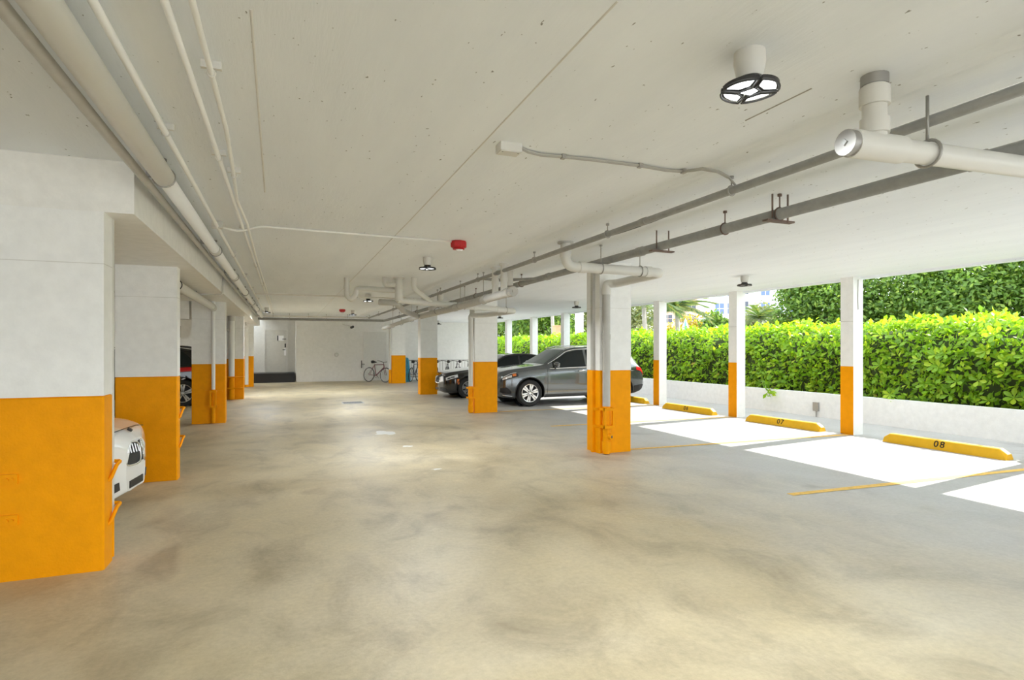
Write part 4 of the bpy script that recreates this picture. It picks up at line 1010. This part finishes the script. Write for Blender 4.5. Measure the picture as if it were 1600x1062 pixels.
for face, dens, ya, yb in (('front', 420, HYA, 13), ('front', 300, 13, HYB), ('top', 360, HYA, 13), ('top', 280, 13, HYB), ('back', 90, HYA, HYB)):
    area = (yb - ya) * (1.65 if face != 'top' else 1.0)
    segs.append(hedge_pts(int(dens * area), ya, yb, face))
pos = np.concatenate([s[0] for s in segs]); nrm = np.concatenate([s[1] for s in segs])
size = np.where(pos[:, 1] > 13, .15, .145)
# upright shoots along the top
leaf_cloud('foliage', pos, nrm, size, M_hedge, hedge, 'stuff', None, .75)
# the leaves that can be told apart nearest the camera
lm = bpy.data.meshes.new('leaf')
lm.from_pydata([(0, 0, 0), (.28, .10, .03), (.62, .235, .05), (.9, .16, .03), (1, 0, 0), (.9, -.16, .03), (.62, -.235, .05), (.28, -.10, .03), (.5, 0, 0)], [],
               [(0, 8, 1), (1, 8, 2), (2, 8, 3), (3, 8, 4), (4, 8, 5), (5, 8, 6), (6, 8, 7), (7, 8, 0)])
lms = []
for tv in (.3, .5, .7, .85):
    q = lm.copy(); a = q.attributes.new('tint', 'FLOAT', 'FACE'); a.data.foreach_set('value', [tv] * 8); q.materials.append(M_hedge); lms.append(q)
cnt = 0
while cnt < 300:
    y = rnd.uniform(3.6, 9.0); z = rnd.uniform(.62, 2.2)
    x = HX0 - .03 - float(lump(y, z)) + .52 * max(0, (z - 1.65) / .5) ** 2
    k_ = rnd.choice((4, 5, 6)); a0 = rnd.uniform(0, 6.28)
    ax = Vector((-1, rnd.uniform(-.4, .4), rnd.uniform(.2, .9))).normalized(); o1 = ax.orthogonal().normalized(); o2 = ax.cross(o1)
    sz = rnd.uniform(.14, .19)
    for q in range(k_):
        if cnt >= 300: break
        a = a0 + 6.283 * q / k_; dr = (o1 * math.cos(a) + o2 * math.sin(a) + ax * .45).normalized()
        sd = dr.cross(ax).normalized(); up = sd.cross(dr)
        o = bpy.data.objects.new('leaf', lms[rnd.randrange(4)]); COL.objects.link(o); o.parent = hedge
        mt = Matrix((dr * sz, -sd * sz, up * sz)).transposed().to_4x4(); mt.translation = Vector((x, y, z)) - Vector(hedge.location)
        o.matrix_local = mt; cnt += 1
# stray sprig hanging over the planter wall
t = thing('hanging_sprig', 'leafy sprig hanging over the planter wall beside an edge column', 'sprig', (11.44, 11.0, .5))
MB().tube([(11.6, 11.15, .62), (11.42, 11.1, .58), (11.36, 11.1, .40)], .006, 5).build('stem', M_bark, t)
p = np.array([(11.37, 11.1, .45)] * 14) + nrs.normal(0, .03, (14, 3))
leaf_cloud('foliage', p, np.tile(np.array([-1., 0, .2]), (14, 1)), np.full(14, .19), M_hedge, t, 'stuff', None, .5)

def tree(label, base_p, crown_c, rad, n, leaf, mat, cat='tree', trunk=0.18, clumps=26, group='trees beyond the hedge'):
    t = thing('tree', label, cat, base_p, group)
    c = Vector(crown_c)
    MB().tube([base_p, (base_p[0] + .1, base_p[1], (base_p[2] + c.z) * .5), (c.x, c.y, c.z + rad[2] * .3)], [trunk, trunk * .8, trunk * .35], 8).build('trunk', M_bark, t, True)
    cc = nrs.normal(0, 1, (clumps, 3)); cc /= np.linalg.norm(cc, axis=1, keepdims=True); cc *= nrs.uniform(.45, .85, (clumps, 1)) * np.array(rad)
    per = n // clumps; P_ = []; Nn = []
    for k_ in range(clumps):
        q = nrs.normal(0, 1, (per, 3)); q /= np.linalg.norm(q, axis=1, keepdims=True); r_ = .36 * min(rad) * nrs.uniform(.8, 1.25)
        P_.append(np.array(c) + cc[k_] + q * r_ * nrs.uniform(.75, 1.05, (per, 1)) * np.array([1.1, 1.1, .9])); Nn.append(q + np.array([0, 0, .4]))
    leaf_cloud('foliage', np.concatenate(P_), np.concatenate(Nn), np.full(per * clumps, leaf), mat, t, 'stuff', None, .6)
    return t
def tr(label, px, t, ztop, rx, mat, n=5000, leaf=.22, zlow=1.2, **kw):
    p = far(px, t); zc = (ztop + zlow) / 2; rz = (ztop - zlow) / 2
    return tree(label, (p.x, p.y, -.13), (p.x, p.y, zc), (rx, rx, rz), n, leaf, mat, **kw)
tr('big dense ficus tree at the right edge beyond the hedge', 1590, 27, 7.6, 4.2, M_ficus, 26000, .24, .4, clumps=60, trunk=.3)
tr('big dense ficus tree right of the stall 08 column', 1440, 28, 7.2, 3.8, M_ficus, 24000, .24, .4, clumps=60, trunk=.3)
tr('loose ficus tree left of the stall 08 column', 1290, 30, 6.6, 2.5, M_ficus, 15000, .24, .6, clumps=44, trunk=.25)
tr('ficus tree far to the right outside the view', 1760, 25, 7.5, 4.0, M_ficus, 9000, .26, .4, clumps=40, trunk=.3)
tr('olive green tree before the white condominium', 1176, 38, 4.6, 1.5, M_olive, 4500, .26, 1.0)
tr('greyish shrub tree below the blue windows', 1238, 40, 3.6, 1.6, M_olive, 3500, .26, .6)
tr('round green sea grape tree left of the stall 07 column', 1125, 42, 4.4, 1.4, M_ficus, 4000, .34, .8)
tr('golden flowering tree beside the utility pole', 1088, 55, 5.0, 2.6, M_autumn, 5000, .36, .6)
tr('golden bushy tree below the salmon building', 1050, 44, 3.4, 1.5, M_autumn, 3000, .3, .5)
tr('shady tree above the grey vehicle roof', 850, 42, 7.2, 3.0, M_ficus, 7000, .34, .8, clumps=34)
tr('dense tree behind the tan box', 900, 46, 7.5, 2.6, M_olive, 6000, .34, .8, clumps=34)
tr('dense tree above the black sedan', 790, 46, 6.8, 3.0, M_ficus, 6000, .36, .8, clumps=34)
tr('distant shade tree left of the first palm', 985, 50, 6.5, 2.6, M_olive, 5000, .36, .8, clumps=34)

def frond_mesh(L_):
    q = []; f = []; n = 13
    sp = [Vector((L_ * s, 0, L_ * (.32 * s - .62 * s * s))) for s in np.linspace(0, 1, n)]
    mb = MB().tube(sp, [.022 * (1 - .8 * i / n) for i in range(n)], 4)
    for i in range(1, n - 1):
        for s_ in (1, -1):
            for o_ in (0, .5):
                p = sp[i].lerp(sp[i + 1], o_); ln = L_ * .30 * (1 - .55 * abs(i / n - .4))
                tip = p + Vector((ln * .55, s_ * ln * .8, -ln * .45)); w = Vector((.035, 0, .012)) * L_ / 2
                mb.add([p - w, p + w, tip], [(0, 1, 2)])
    return mb
def palm(label, px, t, h, L_=1.9, nf=24):
    p = far(px, t, -.13); tt = thing('palm_tree', label, 'palm tree', p, 'palms beyond the hedge')
    MB().tube([p, p + Vector((.1, 0, h * .5)), p + Vector((.05, .1, h))], [.16, .12, .10], 8).build('trunk', M_palmbark, tt, True)
    src = frond_mesh(L_).build('frond', M_palm, tt, world=False)
    at = src.data.attributes.new('tint', 'FLOAT', 'FACE'); at.data.foreach_set('value', nrs.uniform(.1, .9, len(src.data.polygons)).astype(np.float32))
    for i in range(nf):
        o = src if i == 0 else src.copy()
        if i: COL.objects.link(o); o.parent = tt
        o.location = (.05, .1, h); o.rotation_euler = (0, R(-55 + 75 * ((i * 7) % nf) / nf), 6.283 * i / nf + rnd.uniform(-.2, .2))
    return tt
palm('palm tree just right of the nearest aisle column', 1006, 27, 3.9, 2.0)
palm('palm tree right of the edge column behind the grey vehicle', 1058, 29, 3.7, 1.9)
palm('palm tree before the white condominium', 1188, 33, 3.4, 1.3)
palm('palm tree left of the loose ficus', 1228, 31, 2.9, 1.4)
palm('palm tree between the far edge columns', 862, 36, 4.6, 1.8)

# ------------------------------------------------------------------ street and buildings
def building(label, px, t, w, d_, h, mat, wmat, cols, floors, rot, z0=1.0, name='apartment_building'):
    p = far(px, t, -.13); tt = thing(name, label, 'building', p, None, rot)
    MB().box(-w / 2, w / 2, 0, d_, 0, h).build('wall', mat, tt, world=False)
    for fl_i in range(floors):
        for c_ in range(cols):
            fw = w / cols; x0 = -w / 2 + c_ * fw + fw * .14; x1 = x0 + fw * .72; fh = (h - z0) / floors; za = z0 + fl_i * fh + fh * .22; zb = za + fh * .6
            o = MB().box(x0, x1, -.04, 0, za, zb).build('window', wmat, tt, world=False)
            MB().box((x0 + x1) / 2 - .04, (x0 + x1) / 2 + .04, -.07, -.04, za, zb).box(x0, x1, -.07, -.04, (za + zb) / 2 - .03, (za + zb) / 2 + .03).build('mullion', mat, o, world=False)
    MB().box(-w / 2 - .2, w / 2 + .2, -.2, d_ + .2, h, h + .35).build('parapet', mat, tt, world=False)
    return tt
face = -math.atan2(ray(1150, 500).x, ray(1150, 500).y)
building('white condominium tower with blue windows above the hedge', 1226, 74, 6.0, 4, 22, M_bldgwhite, M_bluewin, 4, 9, face)
building('white tower with blue balconies left of the stall 07 column', 1134, 84, 3.4, 4, 24, M_bldgwhite, M_bluewin, 2, 9, face)
building('white tower just right of the stall 07 column', 1172, 96, 3.4, 4, 28, M_bldgwhite, M_darkwin, 2, 9, face)
building('salmon coloured distant tower above the palms', 1062, 110, 6.5, 8, 26, M_bldgpink, M_darkwin, 3, 10, face)
for px, lab in ((1211, 'thick round white pillar before the condominium'), (1178, 'white pillar left of the thick round pillar'), (905, 'slender white pillar beyond the hedge near the tan box')):
    p = far(px, 46 if px > 1000 else 34, -.13); tt = thing('white_pillar', lab, 'pillar', p)
    MB().cyl(p, p + Vector((0, 0, 9)), .38 if px == 1211 else .25, seg=18).build('shaft', M_bldgwhite, tt, True)
    MB().cyl(p + Vector((0, 0, 1.9)), p + Vector((0, 0, 2.1)), .46 if px == 1211 else .3, seg=18).build('collar', M_black if px == 1211 else M_bldgwhite, tt, True)
p = far(1100, 50, -.13); tt = thing('utility_pole', 'grey utility pole with crossarm before the white sky', 'utility pole', p)
MB().cyl(p, p + Vector((0, 0, 4.5)), .11, .09, 8).build('post', M_steel, tt)
MB().box(p.x - .8, p.x + .8, p.y - .06, p.y + .06, p.z + 4.15, p.z + 4.3).build('crossarm', M_steel, tt)
p = far(1071, 26, -.13); tt = thing('street_sign', 'white and teal street sign tip above the hedge', 'sign', p)
MB().cyl(p, p + Vector((0, 0, 3.0)), .035, seg=8).build('post', M_steel, tt)
q = Vector((-math.cos(TH), math.sin(TH), 0)) * -1; q = Vector((math.cos(face), math.sin(face), 0)); nn = Vector((q.y, -q.x, 0)) * .03
ctr = p + Vector((0, 0, 2.55)) + nn * 1.5
def plate(w, h, o_): return MB().add([ctr + o_ + q * w, ctr + o_ + Vector((0, 0, h)), ctr + o_ - q * w, ctr + o_ - Vector((0, 0, h))] + [ctr + o_ - nn * .5 + q * w, ctr + o_ - nn * .5 + Vector((0, 0, h)), ctr + o_ - nn * .5 - q * w, ctr + o_ - nn * .5 - Vector((0, 0, h))],
                                  [(0, 1, 2, 3), (7, 6, 5, 4), (0, 4, 5, 1), (1, 5, 6, 2), (2, 6, 7, 3), (3, 7, 4, 0)])
plate(.19, .52, Vector((0, 0, 0))).build('plate', M_signwhite, tt)
plate(.05, .50, nn * .4).build('stripe', M_teal, tt)
p = far(872, 31, -.13); tt = thing('utility_cabinet', 'tan utility box on a post behind the hedge', 'cabinet', p)
MB().box(p.x - .25, p.x + .25, p.y - .2, p.y + .2, 1.75, 2.75).build('box', M_tan, tt)
MB().box(p.x - .27, p.x + .27, p.y - .22, p.y + .22, 2.75, 2.80).build('lid', M_tan, tt)
MB().cyl(p, (p.x, p.y, 1.75), .06, seg=8).build('post', M_steel, tt)
p = far(1115, 60, -.13)
tt = thing('street_wall', 'low pale street wall beyond the hedge', 'wall', p, None, face)
MB().box(-12, 9, 0, .3, 0, 1.95).build('wall', M_bldgwhite, tt, world=False)
MB().box(-12, 9, -.05, .35, 1.95, 2.05).build('coping', M_bldgwhite, tt, world=False)
